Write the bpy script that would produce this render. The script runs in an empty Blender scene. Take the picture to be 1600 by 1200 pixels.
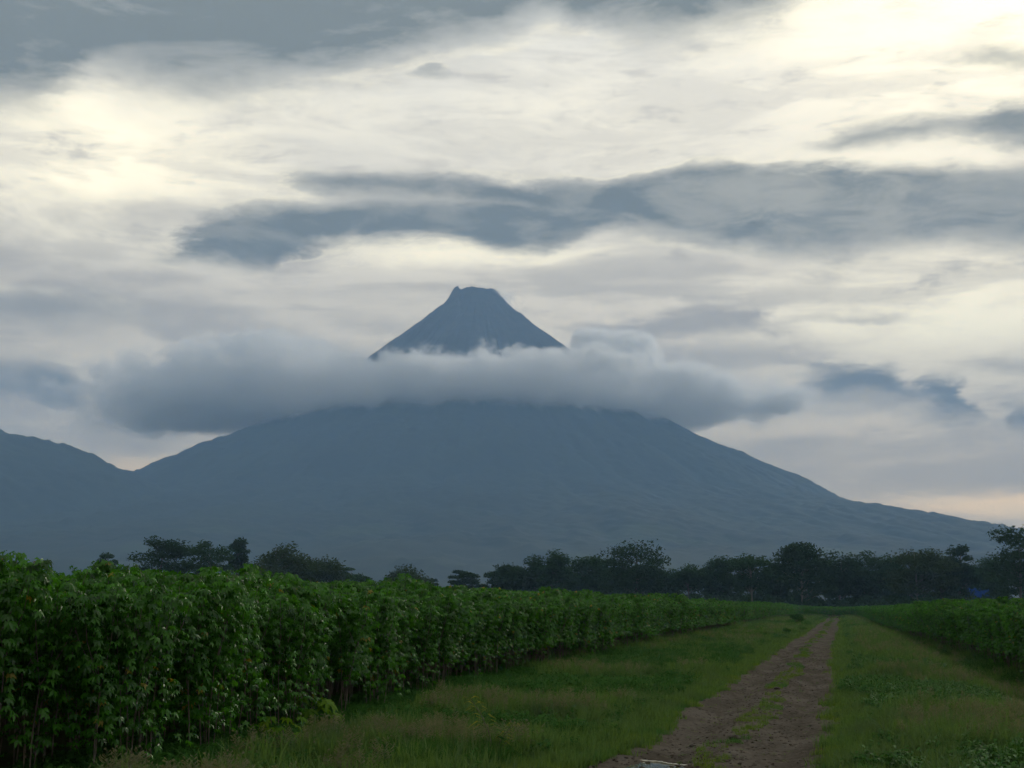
import bpy, bmesh, math, random
import numpy as np
from mathutils import Vector, Matrix, Euler

# ------------------------------------------------------------------ camera
sc = bpy.context.scene
COL = sc.collection
R = math.radians
FPX = 2222.0                       # focal length in photo pixels (1600 wide)
PITCH = math.atan(350 / FPX)       # horizon at row 950 of 1200
YAW = R(12.29)                     # the track runs along +Y
CAM = Vector((0, 0, 2.1))
cam_d = bpy.data.cameras.new('camera')
cam = bpy.data.objects.new('camera', cam_d)
COL.objects.link(cam)
cam_d.sensor_width = 36.0
cam_d.lens = 36.0 * FPX / 1600
cam_d.clip_start = 0.5
cam_d.clip_end = 60000
cam.location = CAM
cam.rotation_euler = Euler((math.pi / 2 + PITCH, 0, YAW), 'XYZ')
sc.camera = cam
CR = cam.rotation_euler.to_matrix()

def pdir(px, py):
    return (CR @ Vector(((px - 800) / FPX, (600 - py) / FPX, -1))).normalized()

def azel(px, py):
    d = pdir(px, py)
    return math.atan2(d.x, d.y), math.asin(d.z)

def at(px, dist, z=0.0):
    """ground position in the direction of a photo column at a given distance"""
    d = pdir(px, 950)
    return Vector((d.x * dist, d.y * dist, z))

# ------------------------------------------------------------------ render / exposure
sc.render.engine = 'CYCLES'
sc.view_settings.view_transform = 'Standard'
sc.view_settings.look = 'None'
sc.view_settings.exposure = 0.1
sc.view_settings.gamma = 1.0
sc.view_settings.use_curve_mapping = False
cy = sc.cycles
cy.use_denoising = True
cy.use_adaptive_sampling = True
cy.adaptive_threshold = 0.06
cy.adaptive_min_samples = 24
cy.max_bounces = 14
cy.diffuse_bounces = 2
cy.glossy_bounces = 2
cy.transmission_bounces = 3
cy.volume_bounces = 12
cy.volume_max_steps = 512
cy.caustics_reflective = False
cy.caustics_refractive = False
cy.sample_clamp_indirect = 4.0

# ------------------------------------------------------------------ node helpers
class NT:
    def __init__(self, tree):
        self.t = tree
        tree.nodes.clear()
    def n(self, typ, **kw):
        nd = self.t.nodes.new(typ)
        for k, v in kw.items():
            setattr(nd, k, v)
        return nd
    def put(self, sock, v):
        if isinstance(v, bpy.types.NodeSocket):
            self.t.links.new(v, sock)
        elif v is not None:
            if sock.type == 'RGBA' and len(v) == 3:
                v = (*v, 1.0)
            sock.default_value = v
    def m(self, op, a, b=None, c=None, clamp=False):
        nd = self.n('ShaderNodeMath', operation=op, use_clamp=clamp)
        self.put(nd.inputs[0], a)
        if b is not None: self.put(nd.inputs[1], b)
        if c is not None: self.put(nd.inputs[2], c)
        return nd.outputs[0]
    def vm(self, op, a, b=None, scale=None):
        nd = self.n('ShaderNodeVectorMath', operation=op)
        self.put(nd.inputs[0], a)
        if b is not None: self.put(nd.inputs[1], b)
        if scale is not None: self.put(nd.inputs['Scale'], scale)
        return nd.outputs['Value'] if op in ('LENGTH', 'DOT_PRODUCT', 'DISTANCE') else nd.outputs[0]
    def xyz(self, x, y, z):
        nd = self.n('ShaderNodeCombineXYZ')
        self.put(nd.inputs[0], x); self.put(nd.inputs[1], y); self.put(nd.inputs[2], z)
        return nd.outputs[0]
    def mr(self, v, a, b, c=0.0, d=1.0, smooth=True):
        nd = self.n('ShaderNodeMapRange', interpolation_type='SMOOTHSTEP' if smooth else 'LINEAR')
        nd.clamp = True
        for i, q in enumerate((v, a, b, c, d)):
            self.put(nd.inputs[i], q)
        return nd.outputs[0]
    def mix(self, f, a, b, blend='MIX'):
        nd = self.n('ShaderNodeMix', data_type='RGBA', blend_type=blend)
        nd.clamp_factor = True
        self.put(nd.inputs[0], f); self.put(nd.inputs[6], a); self.put(nd.inputs[7], b)
        return nd.outputs[2]
    def noise(self, vec, scale, detail=4.0, rough=0.5, dist=0.0, color=False, dims='3D'):
        nd = self.n('ShaderNodeTexNoise', noise_dimensions=dims)
        self.put(nd.inputs['Vector'], vec)
        nd.inputs['Scale'].default_value = scale
        nd.inputs['Detail'].default_value = detail
        nd.inputs['Roughness'].default_value = rough
        nd.inputs['Distortion'].default_value = dist
        return nd.outputs['Color'] if color else nd.outputs['Fac']
    def ramp(self, v, stops):
        nd = self.n('ShaderNodeValToRGB')
        self.put(nd.inputs[0], v)
        el = nd.color_ramp.elements
        while len(el) < len(stops):
            el.new(0.5)
        for e, (p, c) in zip(el, stops):
            e.position = p
            e.color = (*c, 1.0) if len(c) == 3 else c
        return nd.outputs[0]
    def curve(self, v, pts):
        nd = self.n('ShaderNodeFloatCurve')
        self.put(nd.inputs['Value'], v)
        cv = nd.mapping.curves[0]
        pts = sorted(pts)
        while len(cv.points) < len(pts):
            cv.points.new(0.5, 0.5)
        for p, q in zip(cv.points, pts):
            p.location = q
            p.handle_type = 'AUTO_CLAMPED'
        nd.mapping.update()
        return nd.outputs[0]

# ------------------------------------------------------------------ world: Nishita sky under broken evening cloud
SUN_AZ, SUN_EL = azel(1680, -60)           # the sun stands behind thin cloud, above the right edge
world = bpy.data.worlds.new('World')
sc.world = world
world.use_nodes = True
W = NT(world.node_tree)
BG = 0.1
world.cycles.sampling_method = 'MANUAL'
world.cycles.sample_map_resolution = 512
def sky_world():
    tc = W.n('ShaderNodeTexCoord')
    sep = W.n('ShaderNodeSeparateXYZ')
    W.put(sep.inputs[0], tc.outputs['Generated'])
    az = W.m('ARCTAN2', sep.outputs[0], sep.outputs[1])
    el = W.m('ARCSINE', sep.outputs[2])
    # ragged, horizontally drawn-out warp of the cloud outlines
    base = W.xyz(W.m('MULTIPLY', az, 1.0), W.m('MULTIPLY', el, 2.6), 0.0)
    w1 = W.noise(base, 9.0, 9.0, 0.66, 0.15, color=True)
    s1 = W.n('ShaderNodeSeparateXYZ'); W.put(s1.inputs[0], w1)
    u = W.m('ADD', az, W.m('MULTIPLY', W.m('SUBTRACT', s1.outputs[0], 0.5), 0.13))
    v = W.m('ADD', el, W.m('MULTIPLY', W.m('SUBTRACT', s1.outputs[1], 0.5), 0.034))
    ragged = s1.outputs[2]
    streak = W.noise(W.xyz(az, W.m('MULTIPLY', el, 4.6), 3.0), 7.5, 9.0, 0.62, 0.5)
    fine = W.noise(W.xyz(az, W.m('MULTIPLY', el, 2.6), 7.0), 17.0, 6.0, 0.6, 0.5)
    AZ0, AZ1 = azel(-700, 500)[0], azel(2300, 500)[0]
    E0, E1 = 0.0, 0.6
    un = W.mr(u, AZ0, AZ1, 0.0, 1.0, smooth=False)
    def cpts(pl):
        out = []
        for px, py in pl:
            a, e = azel(px, py)
            out.append(((a - AZ0) / (AZ1 - AZ0), (e - E0) / (E1 - E0)))
        return out
    def band(top, bot, soft_t, soft_b, dens=1.0):
        vt = W.m('MULTIPLY_ADD', W.curve(un, cpts(top)), E1 - E0, E0)
        vb = W.m('MULTIPLY_ADD', W.curve(un, cpts(bot)), E1 - E0, E0)
        a = W.mr(W.m('SUBTRACT', vt, v), -soft_t / FPX * 0.8, soft_t / FPX * 1.9)
        b = W.mr(W.m('SUBTRACT', v, vb), -soft_b / FPX * 0.8, soft_b / FPX * 1.9)
        return W.m('MULTIPLY', W.m('MULTIPLY', a, b), dens)
    def blob(px, py, rx, ry, dens=1.0):
        a, e = azel(px, py)
        dx = W.m('DIVIDE', W.m('SUBTRACT', u, a), rx / FPX)
        dy = W.m('DIVIDE', W.m('SUBTRACT', v, e), ry / FPX)
        d = W.m('SQRT', W.m('ADD', W.m('MULTIPLY', dx, dx), W.m('MULTIPLY', dy, dy)))
        return W.mr(d, 1.0, 0.0, 0.0, dens)
    def mx(*a):
        r = a[0]
        for q in a[1:]:
            r = W.m('MAXIMUM', r, q)
        return r
    eln = W.m('DIVIDE', el, 0.6)
    # thin high veil, warm towards the horizon; Nishita blue shows faintly through it
    sky = W.n('ShaderNodeTexSky', sky_type='NISHITA')
    sky.sun_disc = False
    sky.sun_elevation = SUN_EL
    sky.sun_rotation = SUN_AZ
    veil = W.ramp(eln, [(0.0, tuple(10 * q for q in PAL['veil0'])), (0.22, tuple(10 * q for q in PAL['veil1'])),
                        (0.42, tuple(10 * q for q in PAL['veil2'])), (0.75, tuple(10 * q for q in PAL['veil3']))])
    col = W.mix(0.86, sky.outputs[0], veil)
    # bright thin places round the hidden sun and low on the left
    glow = mx(blob(1700, -40, 900, 420, 1.0), blob(170, 255, 430, 190, 0.85), blob(1540, 490, 620, 150, 1.0),
              blob(760, 400, 420, 42, 0.75), blob(1420, 285, 800, 170, 0.5), blob(1380, 440, 420, 60, 0.7),
              blob(300, 165, 700, 90, 0.3), blob(1000, 190, 800, 190, 0.25))
    glow = W.m('MULTIPLY', glow, W.mr(W.m('ADD', W.m('MULTIPLY', streak, .6), W.m('MULTIPLY', fine, .4)), 0.36, 0.60, 1.08, 0.68))
    col = W.mix(glow, col, tuple(10 * q for q in PAL['cream']))
    # grey streaks of stratus, denser low down
    low = W.mr(el, azel(800, 330)[1], azel(800, 520)[1], 0.0, 1.0)
    stz = W.m('MULTIPLY', W.mr(streak, 0.42, 0.62), W.m('MULTIPLY_ADD', low, 0.42, 0.3))
    stz = W.m('MULTIPLY', stz, W.m('SUBTRACT', 1.0, W.m('MULTIPLY', blob(1540, 490, 620, 150, 1.0), .6)))
    gre = W.ramp(eln, [(0.0, tuple(10 * q for q in PAL['grey0'])), (0.3, tuple(10 * q for q in PAL['grey1'])),
                       (0.7, tuple(10 * q for q in PAL['grey2']))])
    col = W.mix(stz, col, gre)
    greyb = mx(band([(900, 640), (1000, 668), (1150, 672), (1600, 690), (2200, 690)],
                    [(900, 700), (1100, 745), (1300, 768), (1600, 772), (2200, 775)], 30, 14, 0.85),
               blob(40, 470, 330, 85, 0.95), blob(230, 440, 160, 42, 0.8), blob(250, 330, 240, 50, 0.5),
               blob(520, 470, 300, 40, 0.35), blob(640, 505, 260, 30, 0.6), blob(1000, 430, 330, 40, 0.5),
               band([(840, 500), (880, 498), (1000, 490), (1100, 476), (1205, 478), (1235, 500)],
                    [(840, 503), (880, 525), (1000, 534), (1100, 530), (1190, 515), (1235, 503)], 9, 12, 1.0),
               blob(1080, 560, 330, 45, 0.75), blob(1350, 497, 170, 12, 0.6), blob(1560, 575, 130, 16, 0.6),
               blob(230, 705, 150, 16, 0.6), blob(1080, 610, 260, 60, 0.7))
    # broken small cloudlets between the layers
    clet = W.noise(W.xyz(az, W.m('MULTIPLY', el, 3.0), 11.0), 20.0, 9.0, 0.66, 0.3)
    greyb = mx(greyb, W.m('MULTIPLY', W.mr(clet, 0.50, 0.68), W.mr(streak, 0.36, 0.6, 0.1, 0.6)))
    greyb = W.m('MULTIPLY', greyb, W.mr(fine, 0.3, 0.62, 0.6, 1.1))
    col = W.mix(greyb, col, gre)
    # the heavy blue-grey masses
    A = band([(-700, -450), (800, -380), (900, -200), (1000, -260), (1250, -240), (1360, -40), (2300, -40)],
             [(-700, 160), (-100, 172), (0, 174), (60, 180), (180, 132), (300, 150), (420, 146), (560, 124), (680, 98), (800, 76),
              (880, 50), (930, 66), (1020, 78), (1120, 66), (1230, 30), (1340, -20), (2300, -30)], 40, 42, 1.1)
    A = W.m('MULTIPLY', A, W.mr(streak, 0.3, 0.66, 1.08, 0.78))
    lob = blob(690, 116, 50, 18, 0.55)
    B1 = band([(-700, 408), (200, 408), (330, 338), (450, 316), (600, 300), (900, 300), (1000, 330), (1100, 385), (2300, 390)],
              [(-700, 410), (200, 410), (300, 412), (410, 424), (470, 404), (600, 386), (700, 385), (800, 398),
               (850, 395), (950, 372), (1100, 386), (2300, 390)], 18, 14, 1.0)
    B2 = band([(-700, 288), (412, 288), (432, 274), (520, 267), (700, 274), (830, 285), (1000, 272), (1100, 255),
               (1200, 251), (1400, 258), (1600, 255), (1900, 250), (2300, 260)],
              [(-700, 289), (412, 289), (450, 306), (520, 322), (700, 332), (1000, 378), (1100, 390), (1200, 410),
               (1300, 420), (1330, 408), (1450, 402), (1600, 404), (1900, 400), (2300, 390)], 12, 22, 1.0)
    fade = W.mr(u, azel(640, 330)[0], azel(1400, 330)[0], 1.0, 0.84)
    B = W.m('MULTIPLY', mx(B1, B2), W.m('MULTIPLY', fade, W.mr(streak, 0.34, 0.62, 1.08, 0.92)))
    C = band([(-700, 236), (1225, 236), (1300, 206), (1420, 181), (1500, 178), (1560, 156), (1700, 150), (2300, 150)],
             [(-700, 237), (1225, 238), (1320, 242), (1430, 228), (1600, 238), (2300, 250)], 16, 14, 0.82)
    C2 = blob(1570, 88, 110, 26, 0.6)
    E = band([(-700, 612), (1232, 610), (1270, 586), (1330, 570), (1378, 580), (1422, 601), (1440, 585), (1470, 590),
              (1520, 624), (1545, 642), (1600, 618), (1700, 610), (2300, 640)],
             [(-700, 613), (1232, 612), (1280, 630), (1400, 640), (1500, 660), (1545, 650), (1600, 672), (1700, 676), (2300, 650)],
             12, 18, 0.98)
    F = band([(-700, 520), (-200, 530), (0, 540), (60, 546), (130, 568), (170, 600), (195, 625), (2300, 630)],
             [(-700, 640), (0, 622), (60, 622), (100, 640), (150, 642), (195, 627), (2300, 632)], 16, 14, 0.85)
    dark = W.m('MULTIPLY', mx(A, lob, B, C, C2, E, F, blob(50, 478, 260, 45, 0.4)), W.mr(fine, 0.32, 0.64, 1.12, 0.86), clamp=True)
    # the same broken deck carries on overhead and closes up away from the sun
    away = mx(W.mr(el, azel(800, -40)[1], azel(800, -420)[1]),
              W.mr(W.m('ABSOLUTE', W.m('SUBTRACT', az, -YAW)), R(21), R(32)))
    gen = W.noise(W.xyz(W.m('MULTIPLY', az, 1.0), W.m('MULTIPLY', el, 2.2), 5.0), 3.2, 6.0, 0.6, 0.4)
    sdir = (math.sin(SUN_AZ) * math.cos(SUN_EL), math.cos(SUN_AZ) * math.cos(SUN_EL), math.sin(SUN_EL))
    behind = W.mr(W.vm('DOT_PRODUCT', tc.outputs['Generated'], sdir), 0.55, -0.35, 0.0, 0.16)
    dark = mx(dark, W.m('MULTIPLY', away, W.mr(W.m('ADD', gen, behind), 0.47, 0.64, 0.0, 0.92)))
    # thin lit rims where the cloud edges let the light through
    rim = W.m('MULTIPLY', W.mr(dark, 0.02, 0.14), W.mr(dark, 0.42, 0.16))
    col = W.mix(W.m('MULTIPLY', rim, W.mr(ragged, 0.4, 0.62, 0.0, 0.28)), col, tuple(10 * q for q in PAL['cream']))
    col = W.mix(blob(1600, 786, 330, 26, 0.75), col, tuple(10 * q for q in PAL['peach']))
    col = W.mix(blob(215, 728, 150, 20, 0.5), col, tuple(10 * q for q in PAL['peach']))
    drk = W.ramp(eln, [(0.0, tuple(10 * q for q in PAL['dark0'])), (0.35, tuple(10 * q for q in PAL['dark1'])),
                       (0.75, tuple(10 * q for q in PAL['dark2']))])
    col = W.mix(dark, col, drk)
    bg = W.n('ShaderNodeBackground')
    W.put(bg.inputs[0], col)
    bg.inputs[1].default_value = BG
    out = W.n('ShaderNodeOutputWorld')
    W.t.links.new(bg.outputs[0], out.inputs[0])

PAL = dict(veil0=(2.25, 1.52, 0.74), veil1=(1.75, 1.38, 0.86), veil2=(1.42, 1.24, 0.92), veil3=(1.22, 1.17, 1.02),
           cream=(2.40, 2.12, 1.46), peach=(3.0, 2.0, 0.95),
           grey0=(1.30, 1.00, 0.64), grey1=(0.74, 0.63, 0.48), grey2=(0.80, 0.74, 0.64),
           dark0=(0.46, 0.38, 0.30), dark1=(0.205, 0.205, 0.17), dark2=(0.265, 0.28, 0.25))
sky_world()

sun_d = bpy.data.lights.new('sun', 'SUN')
sun_d.energy = 1.5
sun_d.angle = R(14)
sun_d.color = (1.0, 0.93, 0.80)
sun = bpy.data.objects.new('sun', sun_d)
COL.objects.link(sun)
sd = Vector((math.sin(SUN_AZ) * math.cos(SUN_EL), math.cos(SUN_AZ) * math.cos(SUN_EL), math.sin(SUN_EL)))
sun.rotation_euler = (-sd).to_track_quat('-Z', 'Y').to_euler()
sun.location = (0, 0, 60)

# ------------------------------------------------------------------ mesh helpers
rng = np.random.default_rng(11)
random.seed(11)

def mesh_np(name, V, F, mat=None, smooth=False, tint=None):
    """F: (n,3) or (n,4) int array, or list of such arrays"""
    V = np.asarray(V, dtype=np.float32)
    Fs = F if isinstance(F, list) else [F]
    me = bpy.data.meshes.new(name)
    me.vertices.add(len(V))
    me.vertices.foreach_set('co', V.ravel())
    loops = np.concatenate([np.asarray(f, dtype=np.int32).ravel() for f in Fs])
    tot = np.concatenate([np.full(len(f), np.asarray(f).shape[1], dtype=np.int32) for f in Fs])
    start = np.concatenate([[0], np.cumsum(tot)[:-1]]).astype(np.int32)
    me.loops.add(len(loops))
    me.loops.foreach_set('vertex_index', loops)
    me.polygons.add(len(tot))
    me.polygons.foreach_set('loop_start', start)
    me.polygons.foreach_set('loop_total', tot)
    if smooth:
        me.polygons.foreach_set('use_smooth', np.ones(len(tot), dtype=bool))
    me.update(calc_edges=True)
    if tint is not None:
        a = me.attributes.new('tint', 'FLOAT', 'POINT')
        a.data.foreach_set('value', np.asarray(tint, dtype=np.float32))
    if mat: me.materials.append(mat)
    return me

def link(name, data, parent=None, loc=None):
    o = bpy.data.objects.new(name, data)
    COL.objects.link(o)
    if parent: o.parent = parent
    if loc is not None: o.location = loc
    return o

def tag(o, label=None, cat=None, group=None, kind=None):
    if label: o['label'] = label
    if cat: o['category'] = cat
    if group: o['group'] = group
    if kind: o['kind'] = kind
    return o

class MB:
    """collects vertices and faces for one mesh"""
    def __init__(self):
        self.v, self.q, self.t, self.tint = [], [], [], []
    def add(self, verts, quads=(), tris=(), tint=0.5):
        b = len(self.v)
        self.v.extend(tuple(p) for p in verts)
        self.tint.extend([tint] * len(verts))
        self.q.extend(tuple(i + b for i in f) for f in quads)
        self.t.extend(tuple(i + b for i in f) for f in tris)
    def tube(self, pts, rad, n=6, tint=0.5):
        pts = [Vector(p) for p in pts]
        b = len(self.v)
        for i, p in enumerate(pts):
            d = (pts[min(i + 1, len(pts) - 1)] - pts[max(i - 1, 0)])
            d = d.normalized() if d.length > 1e-9 else Vector((0, 0, 1))
            s = d.cross(Vector((0.31, 0.95, 0.07))).normalized()
            t = d.cross(s)
            for k in range(n):
                a = 2 * math.pi * k / n
                self.v.append(tuple(p + (s * math.cos(a) + t * math.sin(a)) * rad[i]))
                self.tint.append(tint)
        for i in range(len(pts) - 1):
            for k in range(n):
                a0, a1 = b + i * n + k, b + i * n + (k + 1) % n
                self.q.append((a0, a1, a1 + n, a0 + n))
    def mesh(self, name, mat, smooth=False):
        F = []
        if self.q: F.append(np.array(self.q))
        if self.t: F.append(np.array(self.t))
        return mesh_np(name, np.array(self.v), F, mat, smooth, self.tint)

def hash2(ix, iy, seed):
    h = (ix.astype(np.int64) * 374761393 + iy.astype(np.int64) * 668265263 + seed * 1442695041) & 0xffffffff
    h = ((h ^ (h >> 13)) * 1274126177) & 0xffffffff
    h = (h ^ (h >> 16)) & 0xffff
    return h / 65535.0

def vnoise(x, y, seed=0):
    ix, iy = np.floor(x), np.floor(y)
    fx, fy = x - ix, y - iy
    fx = fx * fx * (3 - 2 * fx); fy = fy * fy * (3 - 2 * fy)
    a, b = hash2(ix, iy, seed), hash2(ix + 1, iy, seed)
    c, d = hash2(ix, iy + 1, seed), hash2(ix + 1, iy + 1, seed)
    return (a * (1 - fx) + b * fx) * (1 - fy) + (c * (1 - fx) + d * fx) * fy - 0.5

def fbm(x, y, seed=0, oct=4, gain=0.5):
    s, a = 0, 1.0
    for i in range(oct):
        s = s + a * vnoise(x * 2 ** i, y * 2 ** i, seed + i * 17)
        a *= gain
    return s

def sstep(a, b, x):
    t = np.clip((x - a) / (b - a), 0, 1)
    return t * t * (3 - 2 * t)

# ------------------------------------------------------------------ materials
def new_mat(name):
    m = bpy.data.materials.new(name)
    m.use_nodes = True
    return m, NT(m.node_tree)

def leaf_mat(name, c0, c1, c2=None, rough=0.45, trans=0.3, spec=0.4, patch=None, wet=False):
    """c0..c1 per-leaf tint, c2 mixed in by a slow patch noise over the ground"""
    m, N = new_mat(name)
    tint = N.n('ShaderNodeAttribute', attribute_name='tint').outputs['Fac']
    oi = N.n('ShaderNodeObjectInfo').outputs['Random']
    f = N.m('ADD', N.m('MULTIPLY', tint, 0.82), N.m('MULTIPLY', oi, 0.18))
    col = N.mix(f, c0, c1)
    if name == 'cassava_leaf':            # the odd yellowing leaf
        col = N.mix(N.mr(tint, 1.2, 1.4), col, (0.21, 0.19, 0.025))
    if c2 is not None:
        pos = N.n('ShaderNodeNewGeometry').outputs['Position']
        pn = N.noise(pos, patch or 0.3, 3.0, 0.6)
        col = N.mix(N.mr(pn, 0.42, 0.66), col, c2)
    df = N.n('ShaderNodeBsdfDiffuse')
    N.put(df.inputs[0], col)
    tr = N.n('ShaderNodeBsdfTranslucent')
    N.put(tr.inputs[0], N.mix(1.0, col, (1.25, 1.15, 0.55), 'MULTIPLY'))
    mx = N.n('ShaderNodeMixShader')
    mx.inputs[0].default_value = trans
    N.t.links.new(df.outputs[0], mx.inputs[1]); N.t.links.new(tr.outputs[0], mx.inputs[2])
    if spec > 0:
        gl = N.n('ShaderNodeBsdfGlossy')
        gl.inputs['Roughness'].default_value = rough
        m2 = N.n('ShaderNodeMixShader')
        m2.inputs[0].default_value = spec
        N.t.links.new(mx.outputs[0], m2.inputs[1]); N.t.links.new(gl.outputs[0], m2.inputs[2])
        mx = m2
    out = N.n('ShaderNodeOutputMaterial')
    N.t.links.new(mx.outputs[0], out.inputs[0])
    return m

def bark_mat(name, c0, c1, scale=6.0):
    m, N = new_mat(name)
    tc = N.n('ShaderNodeTexCoord').outputs['Object']
    nz = N.noise(N.vm('MULTIPLY', tc, (1, 1, 0.25)), scale, 5.0, 0.6)
    p = N.n('ShaderNodeBsdfPrincipled')
    N.put(p.inputs['Base Color'], N.mix(N.mr(nz, 0.35, 0.65), c0, c1))
    p.inputs['Roughness'].default_value = 0.85
    b = N.n('ShaderNodeBump'); b.inputs['Strength'].default_value = 0.5
    N.put(b.inputs['Height'], nz); N.t.links.new(b.outputs[0], p.inputs['Normal'])
    out = N.n('ShaderNodeOutputMaterial')
    N.t.links.new(p.outputs[0], out.inputs[0])
    return m

M_CASS = leaf_mat('cassava_leaf', (0.010, 0.050, 0.006), (0.062, 0.230, 0.018), rough=0.26, trans=0.42, spec=0.024)
M_CSTEM = bark_mat('cassava_stem', (0.055, 0.047, 0.036), (0.135, 0.115, 0.088), 20)
M_GRASS = leaf_mat('grass_blade', (0.042, 0.100, 0.028), (0.120, 0.215, 0.060), (0.078, 0.136, 0.058), 0.5, 0.38, 0.012, 0.32)
M_FRESH = leaf_mat('fresh_grass', (0.060, 0.125, 0.020), (0.150, 0.225, 0.040), (0.055, 0.145, 0.040), 0.5, 0.38, 0.012, 0.4)
M_SEED = leaf_mat('grass_seed', (0.105, 0.130, 0.080), (0.185, 0.190, 0.135), None, 0.8, 0.35, 0.0)
M_WEED = leaf_mat('weed_leaf', (0.022, 0.078, 0.016), (0.048, 0.130, 0.026), None, 0.3, 0.3, 0.006)
M_YOUNG = leaf_mat('young_leaf', (0.070, 0.165, 0.015), (0.120, 0.220, 0.025), None, 0.4, 0.4, 0.004)
M_YELL = leaf_mat('yellowing_leaf', (0.180, 0.200, 0.022), (0.270, 0.250, 0.034), None, 0.4, 0.4, 0.01)
M_TREE = [leaf_mat('tree_leaf_dark', (0.012, 0.032, 0.012), (0.028, 0.062, 0.020), None, 0.5, 0.2, 0.0),
          leaf_mat('tree_leaf_olive', (0.022, 0.043, 0.013), (0.044, 0.072, 0.022), None, 0.5, 0.2, 0.0),
          leaf_mat('tree_leaf_green', (0.016, 0.044, 0.017), (0.034, 0.078, 0.025), None, 0.5, 0.2, 0.0)]
M_BARK = bark_mat('tree_bark', (0.04, 0.035, 0.03), (0.09, 0.08, 0.07), 3)
M_PALE = bark_mat('pale_bark', (0.12, 0.115, 0.10), (0.22, 0.21, 0.18), 3)

def ground_mat():
    m, N = new_mat('soil_and_turf')
    pos = N.n('ShaderNodeNewGeometry').outputs['Position']
    n1 = N.noise(pos, 0.35, 5.0, 0.6)
    n2 = N.noise(pos, 6.0, 5.0, 0.65)
    c = N.mix(N.mr(n1, 0.35, 0.65), (0.030, 0.050, 0.014), (0.040, 0.050, 0.020))
    c = N.mix(N.mr(n2, 0.45, 0.7), c, (0.052, 0.040, 0.026))
    p = N.n('ShaderNodeBsdfPrincipled')
    N.put(p.inputs['Base Color'], c); p.inputs['Roughness'].default_value = 1.0
    p.inputs['Specular IOR Level'].default_value = 0.0
    b = N.n('ShaderNodeBump'); b.inputs['Strength'].default_value = 0.6; b.inputs['Distance'].default_value = 0.05
    N.put(b.inputs['Height'], n2); N.t.links.new(b.outputs[0], p.inputs['Normal'])
    out = N.n('ShaderNodeOutputMaterial'); N.t.links.new(p.outputs[0], out.inputs[0])
    return m

def track_mat():
    m, N = new_mat('stony_dirt')
    pos = N.n('ShaderNodeNewGeometry').outputs['Position']
    n1 = N.noise(N.vm('MULTIPLY', pos, (1, 0.35, 1)), 1.1, 5.0, 0.6)
    n2 = N.noise(pos, 9.0, 6.0, 0.7)
    vo = N.n('ShaderNodeTexVoronoi'); vo.inputs['Scale'].default_value = 16.0
    N.put(vo.inputs['Vector'], pos)
    c = N.mix(N.mr(n1, 0.34, 0.66), (0.078, 0.068, 0.056), (0.132, 0.118, 0.101))
    c = N.mix(N.mr(n2, 0.5, 0.72), c, (0.160, 0.136, 0.112))
    c = N.mix(N.mr(n2, 0.44, 0.30), c, (0.028, 0.021, 0.016))
    p = N.n('ShaderNodeBsdfDiffuse')
    N.put(p.inputs['Color'], c); p.inputs['Roughness'].default_value = 0.6
    b = N.n('ShaderNodeBump'); b.inputs['Strength'].default_value = 0.9; b.inputs['Distance'].default_value = 0.04
    N.put(b.inputs['Height'], N.m('ADD', n2, N.m('MULTIPLY', vo.outputs['Distance'], -0.5)))
    N.t.links.new(b.outputs[0], p.inputs['Normal'])
    out = N.n('ShaderNodeOutputMaterial'); N.t.links.new(p.outputs[0], out.inputs[0])
    return m

# ------------------------------------------------------------------ ground
def track_x(y):
    return -1.76 + 0.011 * y + 0.12 * np.sin(y / 17.0) * np.clip(y / 60, 0, 1)

TRACK_END = 318.0
def ground_z(x, y):
    x = np.asarray(x, float); y = np.asarray(y, float)
    s = x - track_x(np.minimum(y, 400))
    near = 1 - sstep(140, 260, y)
    z = 0.26 * sstep(-1.6, -7.5, s) + (0.012 + 0.012 * (1 - sstep(18, 62, y))) * np.clip(-s - 7.4, 0, 16)
    z = z * (0.8 + 0.2 * near) + 0.25 * sstep(-5, -9, s) * sstep(150, 200, y) * (1 - sstep(280, 330, y))
    z = z + 0.05 * sstep(1.4, 2.6, s) * (1 - sstep(3.8, 4.8, s))
    z = z - 0.34 * np.exp(-((s - 6.0) / 0.8) ** 2) * (1 - sstep(200, 260, y))
    z = z + 0.06 * sstep(7.0, 8.5, s)
    # grassy hump left of the track end
    z = z + 0.40 * np.exp(-((s + 3.6) / 1.5) ** 2 - ((y - 205) / 35) ** 2)
    rough = sstep(1.15, 2.2, np.abs(s))
    z = z + rough * (0.10 * fbm(x / 2.3, y / 2.3, 3, 3) + 0.03 * fbm(x / 0.5, y / 0.5, 9, 2))
    far = sstep(500, 900, np.hypot(x, y))
    return z * (1 - far)

def rut_z(s, y):
    rut = np.exp(-((np.abs(s) - 0.82) / 0.28) ** 2)
    return (-0.075 * rut + 0.045 * np.exp(-(s / 0.3) ** 2) + 0.018 * fbm(s * 2.2 + 50, y * 0.8, 5, 3)
            + 0.012 * fbm(s * 9 + 50, y * 7, 21, 2))

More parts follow.
